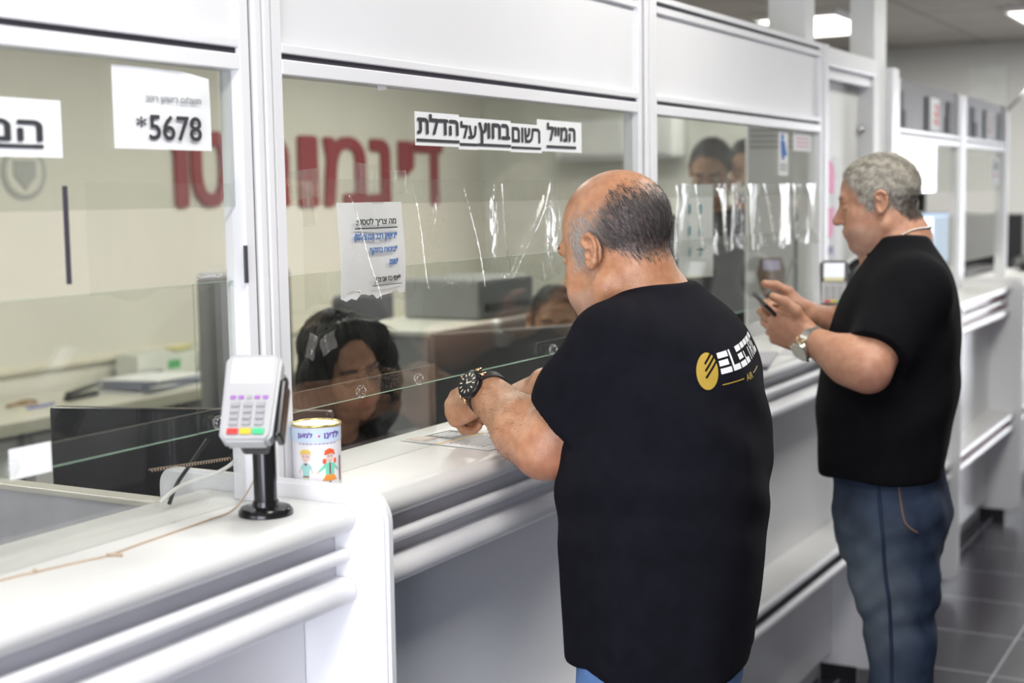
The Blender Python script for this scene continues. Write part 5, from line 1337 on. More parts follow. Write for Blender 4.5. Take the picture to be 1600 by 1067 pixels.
    # sleeve hem stitching and shoulder seam
    # ---- back print projected on the shirt
    from mathutils.bvhtree import BVHTree
    dg = bpy.context.evaluated_depsgraph_get(); dg.update()
    b_ = bmesh.new(); b_.from_mesh(shirt.data); 
    off = wloc(shirt); bmesh.ops.translate(b_, vec=off, verts=b_.verts[:]); tree = BVHTree.FromBMesh(b_); b_.free()
    Fv, Rv = Vector(F1), Vector(R1)
    LOC = Vector((2.153, 0.827, 1.296)); 
    # layout frame on the back: u along the shirt (to his right), v up, slightly rising
    cu = math.cos(math.radians(2)); 
    def place(polys, lift):
        bm = NB(); polys = [[(x * LOGO_S, y * LOGO_S) for x, y in p] for p in polys]
        for p in polys: bm.faces.new([bm.verts.new((x, y, 0)) for x, y in p])
        for k in range(-20, 90): bmesh.ops.bisect_plane(bm, geom=bm.verts[:] + bm.edges[:] + bm.faces[:], plane_co=(k * .004, 0, 0), plane_no=(1, 0, 0))
        for k in range(-20, 20): bmesh.ops.bisect_plane(bm, geom=bm.verts[:] + bm.edges[:] + bm.faces[:], plane_co=(0, k * .006, 0), plane_no=(0, 1, 0))
        return bm
    wrap_u = []
    # arc-length table around the back at logo height, from his left side to his right
    zc = LOGO_Z; pts_ = []
    for a in np.linspace(-1.75, 1.2, 240):
        dirv = (-Fv * math.cos(a) + Rv * math.sin(a)); o_ = Vector((tc[4][0], tc[4][1], zc)) + dirv * .5
        h_ = tree.ray_cast(o_, -dirv)
        if h_[0] is not None: pts_.append((a, h_[0]))
    s_ = [0.0]
    for i in range(1, len(pts_)): s_.append(s_[-1] + (pts_[i][1] - pts_[i - 1][1]).length)
    s_ = A_(s_); aa = A_([p[0] for p in pts_]); s0 = np.interp(LOGO_A, aa, s_)
    def stick(bm, lift):
        for v in bm.verts:
            ang = float(np.interp(s0 + v.co.x, s_, aa)); dirv = (-Fv * math.cos(ang) + Rv * math.sin(ang))
            o_ = Vector((tc[4][0], tc[4][1], zc + v.co.y + v.co.x * LOGO_RISE)) + dirv * .5
            h_ = tree.ray_cast(o_, -dirv)
            v.co = (h_[0] + h_[1] * lift) if h_[0] is not None else o_ - dirv * .32
        r = bmesh.ops.recalc_face_normals(bm, faces=bm.faces[:])
        return bm
    def bar(x0, x1, y0, y1, sh=.0): return [(x0 + sh * y0, y0), (x1 + sh * y0, y0), (x1 + sh * y1, y1), (x0 + sh * y1, y1)]
    polys = []; x = 0.0; hh = .052; t_ = .0135; sh = -.10
    def Eg(x, w_): return [bar(x, x + w_, hh - t_, hh, sh), bar(x, x + w_ * .86, hh / 2 - t_ / 2, hh / 2 + t_ / 2, sh), bar(x, x + w_, 0, t_, sh)]
    x += 0; polys += Eg(x, .040); x += .046
    polys += [bar(x, x + .008, t_, hh, sh), bar(x, x + .036, 0, t_, sh)]; x += .042
    polys += Eg(x, .040); x += .047
    polys += [bar(x, x + .034, hh - t_, hh, sh), bar(x, x + .008, t_, hh - t_ * 1.5, sh), bar(x, x + .034, 0, t_, sh)]; x += .041
    polys += [bar(x, x + .034, hh - t_, hh, sh), bar(x + .014, x + .022, 0, hh - t_ * 1.5, sh)]; x += .041
    polys += [bar(x, x + .008, 0, hh, sh), bar(x + .008, x + .034, hh - t_, hh, sh), bar(x + .026, x + .034, hh / 2, hh - t_, sh), bar(x + .012, x + .028, hh / 2 - t_ * .4, hh / 2, sh), [(x + .014 + sh * .02, .02), (x + .022 + sh * .02, .02), (x + .036, 0), (x + .027, 0)]]; x += .043
    polys += [bar(x, x + .008, 0, hh, sh)]; x += .015
    polys += [bar(x, x + .034, hh - t_, hh, sh), bar(x, x + .008, t_, hh - t_ * 1.5, sh), bar(x, x + .034, 0, t_, sh)]; x += .041
    put('white_lettering', stick(place(polys, 0), .0012), mat('print_white', (.80, .80, .82), .6), shirt)
    GOLD = mat('print_gold', (.50, .33, .05), .45, var=.08)
    cx_, cy_, rx_, ry_ = -.040, .014, .031, .045
    gp = []
    # gold disc with three slanted cuts, made of slices
    outline = [(cx_ + rx_ * math.cos(a), cy_ + ry_ * math.sin(a)) for a in [2 * PI * i / 40 for i in range(40)]]
    g_bm = place([outline], 0)
    def in_cut(c):
        for k in range(3):
            ox, oy = (cx_ - .006) * LOGO_S, (cy_ - .022 + .017 * k + .006) * LOGO_S
            u_ = (c.x - ox) * .70 + (c.y - oy) * .714; w2 = -(c.x - ox) * .714 + (c.y - oy) * .70
            if u_ > 0 and abs(w2) < .0030 * LOGO_S: return True
        return False
    for k in range(3):
        ox, oy = (cx_ - .006) * LOGO_S, (cy_ - .022 + .017 * k + .006) * LOGO_S
        for sgn in (-1, 1):
            bmesh.ops.bisect_plane(g_bm, geom=g_bm.verts[:] + g_bm.edges[:] + g_bm.faces[:], plane_co=(ox -   .714 * .003 * LOGO_S * sgn, oy + .70 * .003 * LOGO_S * sgn, 0), plane_no=(-.714, .70, 0))
        bmesh.ops.bisect_plane(g_bm, geom=g_bm.verts[:] + g_bm.edges[:] + g_bm.faces[:], plane_co=(ox, oy, 0), plane_no=(.70, .714, 0))
    bmesh.ops.delete(g_bm, geom=[f for f in g_bm.faces if in_cut(f.calc_center_median())], context='FACES')
    put('gold_emblem', stick(g_bm, .0012), GOLD, shirt)
    y2 = -.026
    for xa, xb in ((.000, .082), (.150, .232)): put('gold_line', stick(place([bar(xa, xb, y2 - .001, y2 + .0015)], 0), .0012), GOLD, shirt)
    tb = fit_text('AIR', .044 * LOGO_S, .016 * LOGO_S, (.094 * LOGO_S, (y2 - .009) * LOGO_S, 0), (1, 0, 0), (0, 0, 1), 0, 0.0)
    for k in range(0, 60): bmesh.ops.bisect_plane(tb, geom=tb.verts[:] + tb.edges[:] + tb.faces[:], plane_co=(k * .004, 0, 0), plane_no=(1, 0, 0))
    put('gold_lettering', stick(tb, .0012), GOLD, shirt)
    # ---- jeans and shoes
    J = Field((1.90, .55, .0), (2.65, 1.25, .97), .006)
    hip = tc[0] + A_([0, 0, .0]); hx, hy = tc[0][0], tc[0][1]
    J.loft([(.74, hx, hy, .180, .138), (.82, hx, hy, .190, .142), (.92, hx, hy, .190, .142)], yaw, 2.3, .03)
    for sx in (-1, 1):
        h0 = A_([hx, hy, .80]) + R1 * .095 * sx; kn = A_([hx, hy, .46]) + R1 * .11 * sx + F1 * .03; an = A_([hx, hy, .09]) + R1 * .12 * sx - F1 * .02
        J.chain([h0, kn, an], [.108, .083, .070], .04)
    J.disp(lambda X, Y, Z: .004 * np.sin(50 * Z + 20 * X) * np.exp(-((Z - .1) / .1) ** 2) + .003 * np.sin(40 * X + 30 * Z + 20 * Y))
    put('jeans', J.mesh('jeans', 1), denim('denim_blue', (.10, .20, .42), (.16, .28, .50)), root)
    for sx in (-1, 1):
        an = A_([hx, hy, .05]) + R1 * .12 * sx - F1 * .02
        K = Field(an + A_([-.2, -.2, -.06]), an + A_([.2, .3, .09]), .006)
        K.chain([an + A_([0, 0, .02]), an + F1 * .05 + A_([0, 0, 0]), an + F1 * .17 + A_([0, 0, -.012])], [.045, .046, .038], .03)
        K.cut_plane((0, 0, 0.002), (0, 0, -1)); put('shoe', K.mesh('shoe', 1), BLACKP, root)
    return root, dict(EL=EL, WL=WL, SL=SL, HD=HD)
LOGO_Z, LOGO_A, LOGO_RISE, LOGO_S = 1.298, -1.08, .10, .62
M1, K1 = man_leaning()

def wristwatch(W, axis, face, r, label, dialm, strapm, casem, rx=1.0, lume=True):
    """axis along the forearm, face = direction of the dial."""
    ax = Vector(axis).normalized(); fc_ = Vector(face); fc_ = (fc_ - ax * fc_.dot(ax)).normalized(); sd = ax.cross(fc_)
    W = Vector(W)
    root = thing('wristwatch', W, label, 'watch', 'wristwatches')
    bm = NB(); tr = []
    n = 36
    for i in range(n):
        a = 2 * PI * i / n; c = W + fc_ * math.cos(a) * r + sd * math.sin(a) * r * rx
        tr.append(c)
    inner = []
    for i in range(n):
        a = 2 * PI * i / n; d_ = (fc_ * math.cos(a) + sd * math.sin(a))
        q = [bm.verts.new(tr[i] + d_ * o + ax * h_) for o, h_ in ((-.0005, -.010), (.0025, -.010), (.0025, .010), (-.0005, .010))]; inner.append(q)
    for i in range(n):
        p, q = inner[i], inner[(i + 1) % n]
        for k in range(4): bm.faces.new((p[k], p[(k + 1) % 4], q[(k + 1) % 4], q[k]))
    bmesh.ops.recalc_face_normals(bm, faces=bm.faces[:]); put('strap', bm, strapm, root, auto=50)
    c = W + fc_ * (r + .001)
    bm = NB(); lathe(bm, [(.0250, -.002), (.0260, .002), (.0260, .008), (.0238, .0105), (.0218, .0110)], c, fc_, 40); cs = put('case', bm, casem, root, auto=40)
    bm = NB(); lathe(bm, [(.0220, 0), (.0220, .0006), (.001, .0008)], c + fc_ * .0105, fc_, 36); dl = put('dial', bm, dialm, root, auto=40)
    bm = NB()
    for k in range(12):
        a = 2 * PI * k / 12; d_ = ax * math.cos(a) + sd * math.sin(a); e_ = d_.cross(fc_)
        p = c + fc_ * .0114 + d_ * .0165
        bm.faces.new([bm.verts.new(p + d_ * u * .0028 + e_ * v * .0009) for u, v in ((-1, -1), (1, -1), (1, 1), (-1, 1))])
    for a, l in ((.6, .009), (2.4, .012)):
        d_ = ax * math.cos(a) + sd * math.sin(a); e_ = d_.cross(fc_); p = c + fc_ * .0116
        bm.faces.new([bm.verts.new(p + d_ * u * l + e_ * v * .0008) for u, v in ((-.2, -1), (1, -1), (1, 1), (-.2, 1))])
    put('markers', bm, mat('watch_markers', (.7, .6, .5), .3, .6), dl)
    for k in (-1, 1):
        for j in (-1, 1):
            p = c + sd * .025 * k * rx + ax * .009 * j
            bm = NB(); tube(bm, [p + fc_ * .003, p + sd * .008 * k - fc_ * .004], .0032, 8); put('lug', bm, mat('watch_gold', (.75, .50, .28), .22, 1.0), root, smooth=True)
    bm = NB(); lathe(bm, [(.003, 0), (.0035, .002), (.0035, .006), (.002, .007)], c + ax * .0257 + fc_ * .004, ax, 14); put('crown', bm, MATS['watch_gold'], root, auto=40)
    return root
v_ = K1['WL'] - K1['EL']
wristwatch(K1['WL'] - v_ * .02, v_, cd(-.80, -.50, -.35), .0385, 'black and rose gold wristwatch of the man leaning on the counter', mat('dial_black', (.012, .012, .015), .15), mat('strap_black', (.02, .02, .022), .45), mat('watch_black', (.02, .02, .022), .25, .4))

# ------------------------------------------------------------------ MAN 2: standing, looking at a phone
def man_phone():
    F1 = A_([-.20, .98, 0]); R1 = A_([.98, .20, 0]); yaw = math.atan2(-F1[0], F1[1]); D0 = 3.38
    root = thing('person', (3.36, .86, 0), 'grey-haired man in plain black t-shirt and blue jeans, looking at a phone', 'person')
    HD = Head((3.411, 0.895, 1.548), (-.20, .98), math.radians(8), 0, .905)
    C7 = A_((3.431, 0.841, 1.460))
    tc = [A_((3.333, 0.863, 0.923)), A_((3.339, 0.862, 0.972)), A_((3.351, 0.860, 1.062)), A_((3.362, 0.856, 1.138)), A_((3.377, 0.849, 1.228)), A_((3.391, 0.842, 1.319)), A_((3.404, 0.834, 1.387)), A_((3.410, 0.833, 1.437)), A_((3.412, 0.837, 1.470))]
    th = [(.205, .142), (.210, .152), (.220, .162), (.222, .164), (.222, .155), (.215, .140), (.185, .112), (.110, .076), (.066, .050)]
    SL = A_((3.249, 0.772, 1.348)); EL = A_((3.083, 0.831, 1.191)); WL = A_((3.144, 0.979, 1.244))
    SR = tc[5] + R1 * .19 + A_([0, 0, .0]); ER = SR + A_([.06, .14, -.24]); WR = A_((3.322, 1.041, 1.286))
    ER = A_((3.471, 0.969, 1.231))
    F = Field((2.96, .62, .88), (3.76, 1.26, 1.74), .0030)
    F.loft([(c[2] + (.012 if i == 0 else 0), c[0], c[1], a - .022, b - .022) for i, (c, (a, b)) in enumerate(zip(tc, th))], yaw)
    F.chain([C7 + A_([0, 0, -.05]), C7, HD.w((0, -.026, -.045))], [.066, .060, .062], .03)
    F.chain([C7 + F1 * .04 + A_([0, 0, -.05]), HD.w((0, .02, -.07))], [.062, .052], .03)
    build_head(F, HD, jaw=1.08, fat=.004, nose_=1.0)
    bulge = EL + (WL - EL) * .30
    F.chain([SL, EL], [.058, .047], .03); F.chain([EL, bulge, WL], [.047, .051, .032], .03)
    F.ell(EL + A_([0, -.012, -.012]), (.029, .027, .027), None, .02)
    F.chain([SR, ER], [.058, .047], .03); F.chain([ER, ER + (WR - ER) * .35, WR], [.046, .045, .031], .03)
    hand(F, WL, cd(-.84, -.34, .30), cd(.02, .42, -.90), 1, [(38, 55, 30), (42, 58, 30), (46, 60, 30), (50, 60, 30)], 1.0, ((.55, .62, .25), (.92, .35, .1), (.95, .05, .0)), .6, 1.05)
    hand(F, WR, cd(-.93, -.05, .0), cd(-.1, -.25, .95), -1, [(45, 60, 35), (50, 62, 35), (54, 62, 35), (58, 62, 35)], .98, ((.6, .6, .2), (.9, .35, .1), (.95, .1, .0)), .6, 1.05)
    me = F.mesh('body', 1); co = vco(me); nr = normals(me); q = HD.loc(co)
    near = np.linalg.norm(q, axis=1) < .17
    ear = (np.abs(q[:, 0]) > .080) & (np.abs(q[:, 1] + .008) < .040) & (np.abs(q[:, 2] - .004) < .045)
    front = .072 - .55 * np.clip(.085 - q[:, 2], 0, 1) * (q[:, 2] < .085)
    front = np.where(q[:, 2] > .03, .078 - .45 * np.clip(.10 - q[:, 2], 0, 1), .046 - .3 * np.clip(.03 - q[:, 2], 0, 1))
    bot = np.where(q[:, 1] > -.015, .012, .012 - (-.015 - q[:, 1]) * 1.05); bot = np.maximum(bot, -.050)
    burn = sstep(.036, .028, q[:, 1]) * sstep(.004, .010, q[:, 1]) * sstep(-.016, -.006, q[:, 2]) * (q[:, 2] < .03) * (np.abs(q[:, 0]) > .055)
    hm_ = np.maximum(sstep(front + .006, front - .010, q[:, 1]) * sstep(bot - .010, bot + .008, q[:, 2]), burn) * near * (~ear)
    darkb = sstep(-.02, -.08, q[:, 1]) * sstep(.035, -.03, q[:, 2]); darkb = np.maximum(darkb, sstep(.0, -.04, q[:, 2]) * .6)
    rgba = np.zeros((len(co), 4)); rgba[:, :3] = A_([.20, .175, .14])[None] * (1 - darkb[:, None]) + A_([.05, .042, .038])[None] * darkb[:, None]; rgba[:, 3] = hm_ * .9
    beard = sstep(.0, .03, q[:, 1]) * sstep(-.045, -.060, q[:, 2]) * sstep(-.14, -.125, q[:, 2]) * near * .30
    b_ = beard > rgba[:, 3]; rgba[b_, :3] = (.30, .24, .21); rgba[b_, 3] = beard[b_]
    lips = ((np.abs(q[:, 0]) < .022) & (q[:, 1] > .088) & (np.abs(q[:, 2] + .064) < .009)).astype(float) * .6
    b_ = lips > rgba[:, 3]; rgba[b_, :3] = (.42, .17, .14); rgba[b_, 3] = lips[b_]
    el = np.exp(-(np.linalg.norm(co - (EL + A_([0, -.03, -.03])), axis=1) / .055) ** 2) * .4
    b_ = el > rgba[:, 3]; rgba[b_, :3] = (.55, .20, .15); rgba[b_, 3] = el[b_]
    face_marks(q, rgba, (.10, .085, .08), False, .7)
    set_mark(me, rgba)
    put('body', me, skin_mat('skin_ruddy', (.50, .27, .17), (.40, .19, .12), .45), root)
    rng = np.random.default_rng(11)
    ids = pick(co, nr, hm_ ** 1.5, 21000, 12)
    cl = np.array([mnoise.noise(Vector(p) * 75) for p in q[ids]]); c2 = np.array([mnoise.noise(Vector(p) * 75 + Vector((9, 3, 1))) for p in q[ids]])
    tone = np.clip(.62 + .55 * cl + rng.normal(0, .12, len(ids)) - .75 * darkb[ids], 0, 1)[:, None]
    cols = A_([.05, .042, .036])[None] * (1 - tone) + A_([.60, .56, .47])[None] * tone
    swirl = np.stack([c2 * 1.2, cl * 1.2, np.zeros(len(ids))], 1)
    flow = (np.tile(A_([0, .25, -.55]), (len(ids), 1)) + swirl + sstep(.04, .11, q[ids, 2:3]) * A_([[0, 1.0, .2]])) @ HD.R.T
    ln_ = np.where(q[ids, 2] > .02, .021, .013) * (1 - .35 * darkb[ids])
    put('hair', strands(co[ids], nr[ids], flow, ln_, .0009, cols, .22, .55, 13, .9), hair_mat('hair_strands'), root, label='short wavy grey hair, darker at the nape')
    for sx in (-1, 1):
        bq = A_([HD.w((sx * x, .099 - .010 * (x / .045) ** 2, .027 + .004 * math.sin(x * 60))) for x in np.linspace(.014, .046, 70)]) + rng.normal(0, .0012, (70, 3))
        put('eyebrow', strands(bq, np.tile(HD.R[:, 1], (70, 1)), np.tile(HD.R @ A_([sx * .8, 0, .2]), (70, 1)), .009, .0008, np.tile(A_([[.12, .10, .09]]), (70, 1)), .3, .4, 2), hair_mat('hair_strands'), root)
        bm = NB(); bmesh.ops.create_uvsphere(bm, u_segments=20, v_segments=12, radius=.0124 * HD.sc, matrix=Matrix.Translation(HD.w((sx * .031, .0780, .0010))))
        ey = put('eye', bm, mat('eye_white', (.75, .72, .68), .2), root, smooth=True)
        bm = NB(); d_ = HD.R @ A_([0, .92, -.38]); lathe(bm, [(.0050, .0104), (.0040, .0111), (.001, .0114)], HD.w((sx * .031, .0780, .0010)), d_, 18); put('iris', bm, mat('iris_dark', (.05, .03, .02), .1), ey, smooth=True)
    # necklace laid on the skin
    from mathutils.bvhtree import BVHTree
    keep = np.linalg.norm(co - C7, axis=1) < .16
    nb_ = bmesh.new(); nb_.from_mesh(bpy.data.meshes[me.name]); bmesh.ops.translate(nb_, vec=wloc(root), verts=nb_.verts[:])
    bmesh.ops.delete(nb_, geom=[v for v, k_ in zip(nb_.verts[:], keep) if not k_], context='VERTS')
    ntree = BVHTree.FromBMesh(nb_); nb_.free(); ring = []
    for i in range(72):
        a = 2 * PI * i / 72; s_ = math.sin(a); d_ = Vector(F1 * s_ + R1 * math.cos(a))
        o_ = Vector(C7 + F1 * .012 + A_([0, 0, .032 - .12 * ((1 + s_) * .5) ** 2.4]))
        h_ = ntree.ray_cast(o_ + d_ * .15, -d_)
        if h_[0] is not None: ring.append(h_[0] + d_ * .0022)
    bm = NB()
    for p in ring: bmesh.ops.create_icosphere(bm, subdivisions=1, radius=.0034, matrix=Matrix.Translation(p))
    put('necklace', bm, mat('silver', (.75, .73, .68), .25, 1.0), root, smooth=True, label='silver bead chain')
    # ---- t-shirt
    lo, hi = (2.96, .58, .86), (3.80, 1.22, 1.56)
    T = Field(lo, hi, .0045); B2 = Field(lo, hi, .0045)
    rows = [(c[2], c[0], c[1], a, b) for c, (a, b) in zip(tc, th)]
    T.loft(rows, yaw, 2.3, .02, .008); B2.loft(rows, yaw, 2.3, .02, .008)
    T.chain([C7 - R1 * .035 + A_([0, 0, -.045]), SL + A_([0, 0, .012])], [.050, .066], .05); T.chain([C7 + R1 * .035 + A_([0, 0, -.045]), SR + A_([0, 0, .012])], [.050, .066], .05)
    B2.chain([C7 - R1 * .035 + A_([0, 0, -.045]), SL + A_([0, 0, .012])], [.050, .060], .05)
    T.chain([SL, SL + (EL - SL) * .95], [.072, .070], .05); T.chain([SR, SR + (ER - SR) * .8], [.072, .072], .05)
    def hem(S_, E_, frac, rad):
        ax = (E_ - S_) / np.linalg.norm(E_ - S_); p = S_ + (E_ - S_) * frac
        X, Y, Z = T.ax[0][:, None, None], T.ax[1][None, :, None], T.ax[2][None, None, :]
        t_ = (X - p[0]) * ax[0] + (Y - p[1]) * ax[1] + (Z - p[2]) * ax[2]
        rr = np.sqrt(np.maximum((X - p[0]) ** 2 + (Y - p[1]) ** 2 + (Z - p[2]) ** 2 - t_ ** 2, 0))
        T.D[:] = np.where((t_ > -.02) & (t_ < .14) & (rr < rad), np.maximum(T.D, t_.astype(np.float32)), T.D)
    hem(SL, EL, .80, .12); hem(SR, ER, .60, .12); T.D[:] = np.minimum(T.D, B2.D)
    def folds(X, Y, Z):
        u = (X - 3.37) * .98 + (Y - .86) * .2; v_ = -(X - 3.37) * .2 + (Y - .86) * .98
        low = np.clip((1.25 - Z) / .40, 0, 1)
        return .005 * low * np.sin(24 * u + 20 * v_ + 2.0 * np.sin(6 * Z)) + .0028 * np.sin(42 * (Z + .6 * v_)) * np.exp(-((Z - 1.12) / .14) ** 2)
    T.disp(folds)
    shirt = put('t_shirt', T.mesh('t_shirt', 2), mat('cotton_black', (.0042, .0042, .0055), .95, var=.1, scale=30, bump=.2, bscale=700, spec=.12), root)
    ring = [C7 + A_([0, 0, -.004]) + F1 * (.022 + .078 * math.sin(a)) + R1 * (.070 * math.cos(a)) + A_([0, 0, -.034 * (1 + math.sin(a)) * .5 + .004]) for a in [2 * PI * i / 40 for i in range(40)]]
    bm = NB(); tube(bm, ring, .007, 10, closed=True); put('collar', bm, MATS['cotton_black'], shirt, smooth=True)
    # ---- jeans
    J = Field((3.02, .48, .03), (3.72, 1.16, 1.02), .0055)
    h_ = A_((3.338, 0.848, 0.893)); hx, hy = h_[0], h_[1]
    J.loft([(.74, hx, hy, .165, .118), (.82, hx, hy, .180, .128), (.90, hx, hy, .180, .128), (.985, hx, hy, .178, .126)], yaw, 2.3, .03)
    KL = A_((3.238, 0.788, 0.542)); AL = A_((3.213, 0.789, 0.135)); HL = A_((3.240, 0.821, 0.811))
    KR = A_((3.456, 0.842, 0.497)) ; AR = A_((3.458, 0.810, 0.058)); HR = A_((3.417, 0.848, 0.779))
    J.chain([HL, HL + (KL - HL) * .5, KL, AL], [.114, .096, .074, .066], .03); J.chain([HR, HR + (KR - HR) * .5, KR, AR], [.110, .092, .074, .066], .03)
    J.ell(A_((3.344, 0.782, 0.823)), (.13, .075, .10), None, .04)
    def wr(X, Y, Z):
        kn = np.exp(-((Z - .62) / .09) ** 2) + .6 * np.exp(-((Z - .80) / .07) ** 2)
        return .0022 * np.sin(88 * Z + 40 * Y - 25 * X + 2 * np.sin(30 * Y)) * kn + .0016 * np.sin(33 * Z + 50 * X + 30 * Y) + .0014 * np.sin(61 * Z - 70 * Y + 20 * X)
    J.disp(wr)
    jm = J.mesh('jeans', 1); jeans = put('jeans', jm, denim('denim_dark', (.034, .052, .092), (.013, .020, .040)), root)
    # faded thigh patches belong to the cloth
    co = vco(jm) + A_(wloc(jeans)); nrj = normals(jm)
    fade = np.clip((nrj @ (F1 * .75 - R1 * .65)), 0, 1) * np.exp(-((co[:, 2] - .66) / .16) ** 2) * .75
    rg = np.zeros((len(co), 4)); rg[:, :3] = (.15, .18, .20); rg[:, 3] = fade; set_mark(jm, rg)
    m = MATS['denim_dark']; nt = m.node_tree; b = nt.nodes['Principled BSDF']; src = b.inputs['Base Color'].links[0].from_socket
    at = nt.nodes.new('ShaderNodeAttribute'); at.attribute_name = 'mark'; mx = nt.nodes.new('ShaderNodeMix'); mx.data_type = 'RGBA'
    nt.links.new(at.outputs['Alpha'], mx.inputs[0]); nt.links.new(src, mx.inputs[6]); nt.links.new(at.outputs['Color'], mx.inputs[7]); nt.links.new(mx.outputs[2], b.inputs['Base Color'])
    from mathutils.bvhtree import BVHTree
    b_ = bmesh.new(); b_.from_mesh(jm); bmesh.ops.translate(b_, vec=wloc(jeans), verts=b_.verts[:]); tree = BVHTree.FromBMesh(b_); b_.free()
    def on_cloth(p, away):
        d_ = Vector(away).normalized(); h = tree.ray_cast(Vector(p) + d_ * .5, -d_); return (h[0] + h[1] * .0012) if h[0] is not None else None
    side = -R1 * .9 - F1 * .25
    def seam(name, pts, r, m_):
        ps = [on_cloth(p, side) for p in smooth_path(pts, 8)]; ps = [p for p in ps if p is not None]
        if len(ps) > 2:
            bm = NB(); tube(bm, ps, r, 6); put(name, bm, m_, jeans, smooth=True)
    SEAM = mat('denim_seam', (.012, .02, .05), .9); ST = mat('stitch_tan', (.16, .10, .07), .8)
    seam('side_seam', [(3.150, 0.821, 0.930), (3.143, 0.814, 0.832), (3.137, 0.800, 0.717), (3.135, 0.784, 0.617), (3.125, 0.771, 0.478), (3.114, 0.764, 0.344)], .0042, SEAM)
    seam('pocket_stitch', [(3.171, 0.782, 0.922), (3.168, 0.778, 0.874), (3.168, 0.770, 0.839), (3.179, 0.746, 0.818)], .0022, ST)
    seam('pocket_stitch', [(3.185, 0.760, 0.931), (3.197, 0.737, 0.932), (3.213, 0.710, 0.936)], .0022, ST)
    for an, s_ in ((AL, -1), (AR, 1)):
        an = A_([an[0], an[1], .05])
        K = Field(an + A_([-.2, -.2, -.06]), an + A_([.2, .3, .09]), .006)
        K.chain([an + A_([0, 0, .02]), an + F1 * .05, an + F1 * .17 + A_([0, 0, -.012])], [.045, .046, .038], .03)
        K.cut_plane((0, 0, .002), (0, 0, -1)); put('shoe', K.mesh('shoe', 1), BLACKP, root)
    return dict(EL=EL, WL=WL)
K2 = man_phone()
v_ = K2['WL'] - K2['EL']
wristwatch(K2['WL'] - v_ * .03, v_, cd(.10, .62, -.75), .0335, 'steel wristwatch on the man holding the phone', mat('dial_pale', (.6, .58, .5), .3), mat('strap_steel', (.55, .54, .5), .3, .9), mat('case_steel', (.6, .58, .52), .25, 1.0))
# phone held in both hands
ph = thing('phone', (3.166, 1.076, 1.303), 'dark phone held by the grey-haired man', 'phone')
pm = basis((3.147, 1.070, 1.305), cd(.62, .62, .48), cd(.70, -.70, -.15))
bm = NB(); box(bm, -.055, .055, -.036, .036, -.0045, .0045, .004, 3, M=pm); put('body', bm, BLACKP, ph, auto=40)
bm = NB(); box(bm, -.050, .050, -.033, .033, .0045, .0052, M=pm); put('screen', bm, mat('phone_screen', (.03, .03, .035), .08), ph)

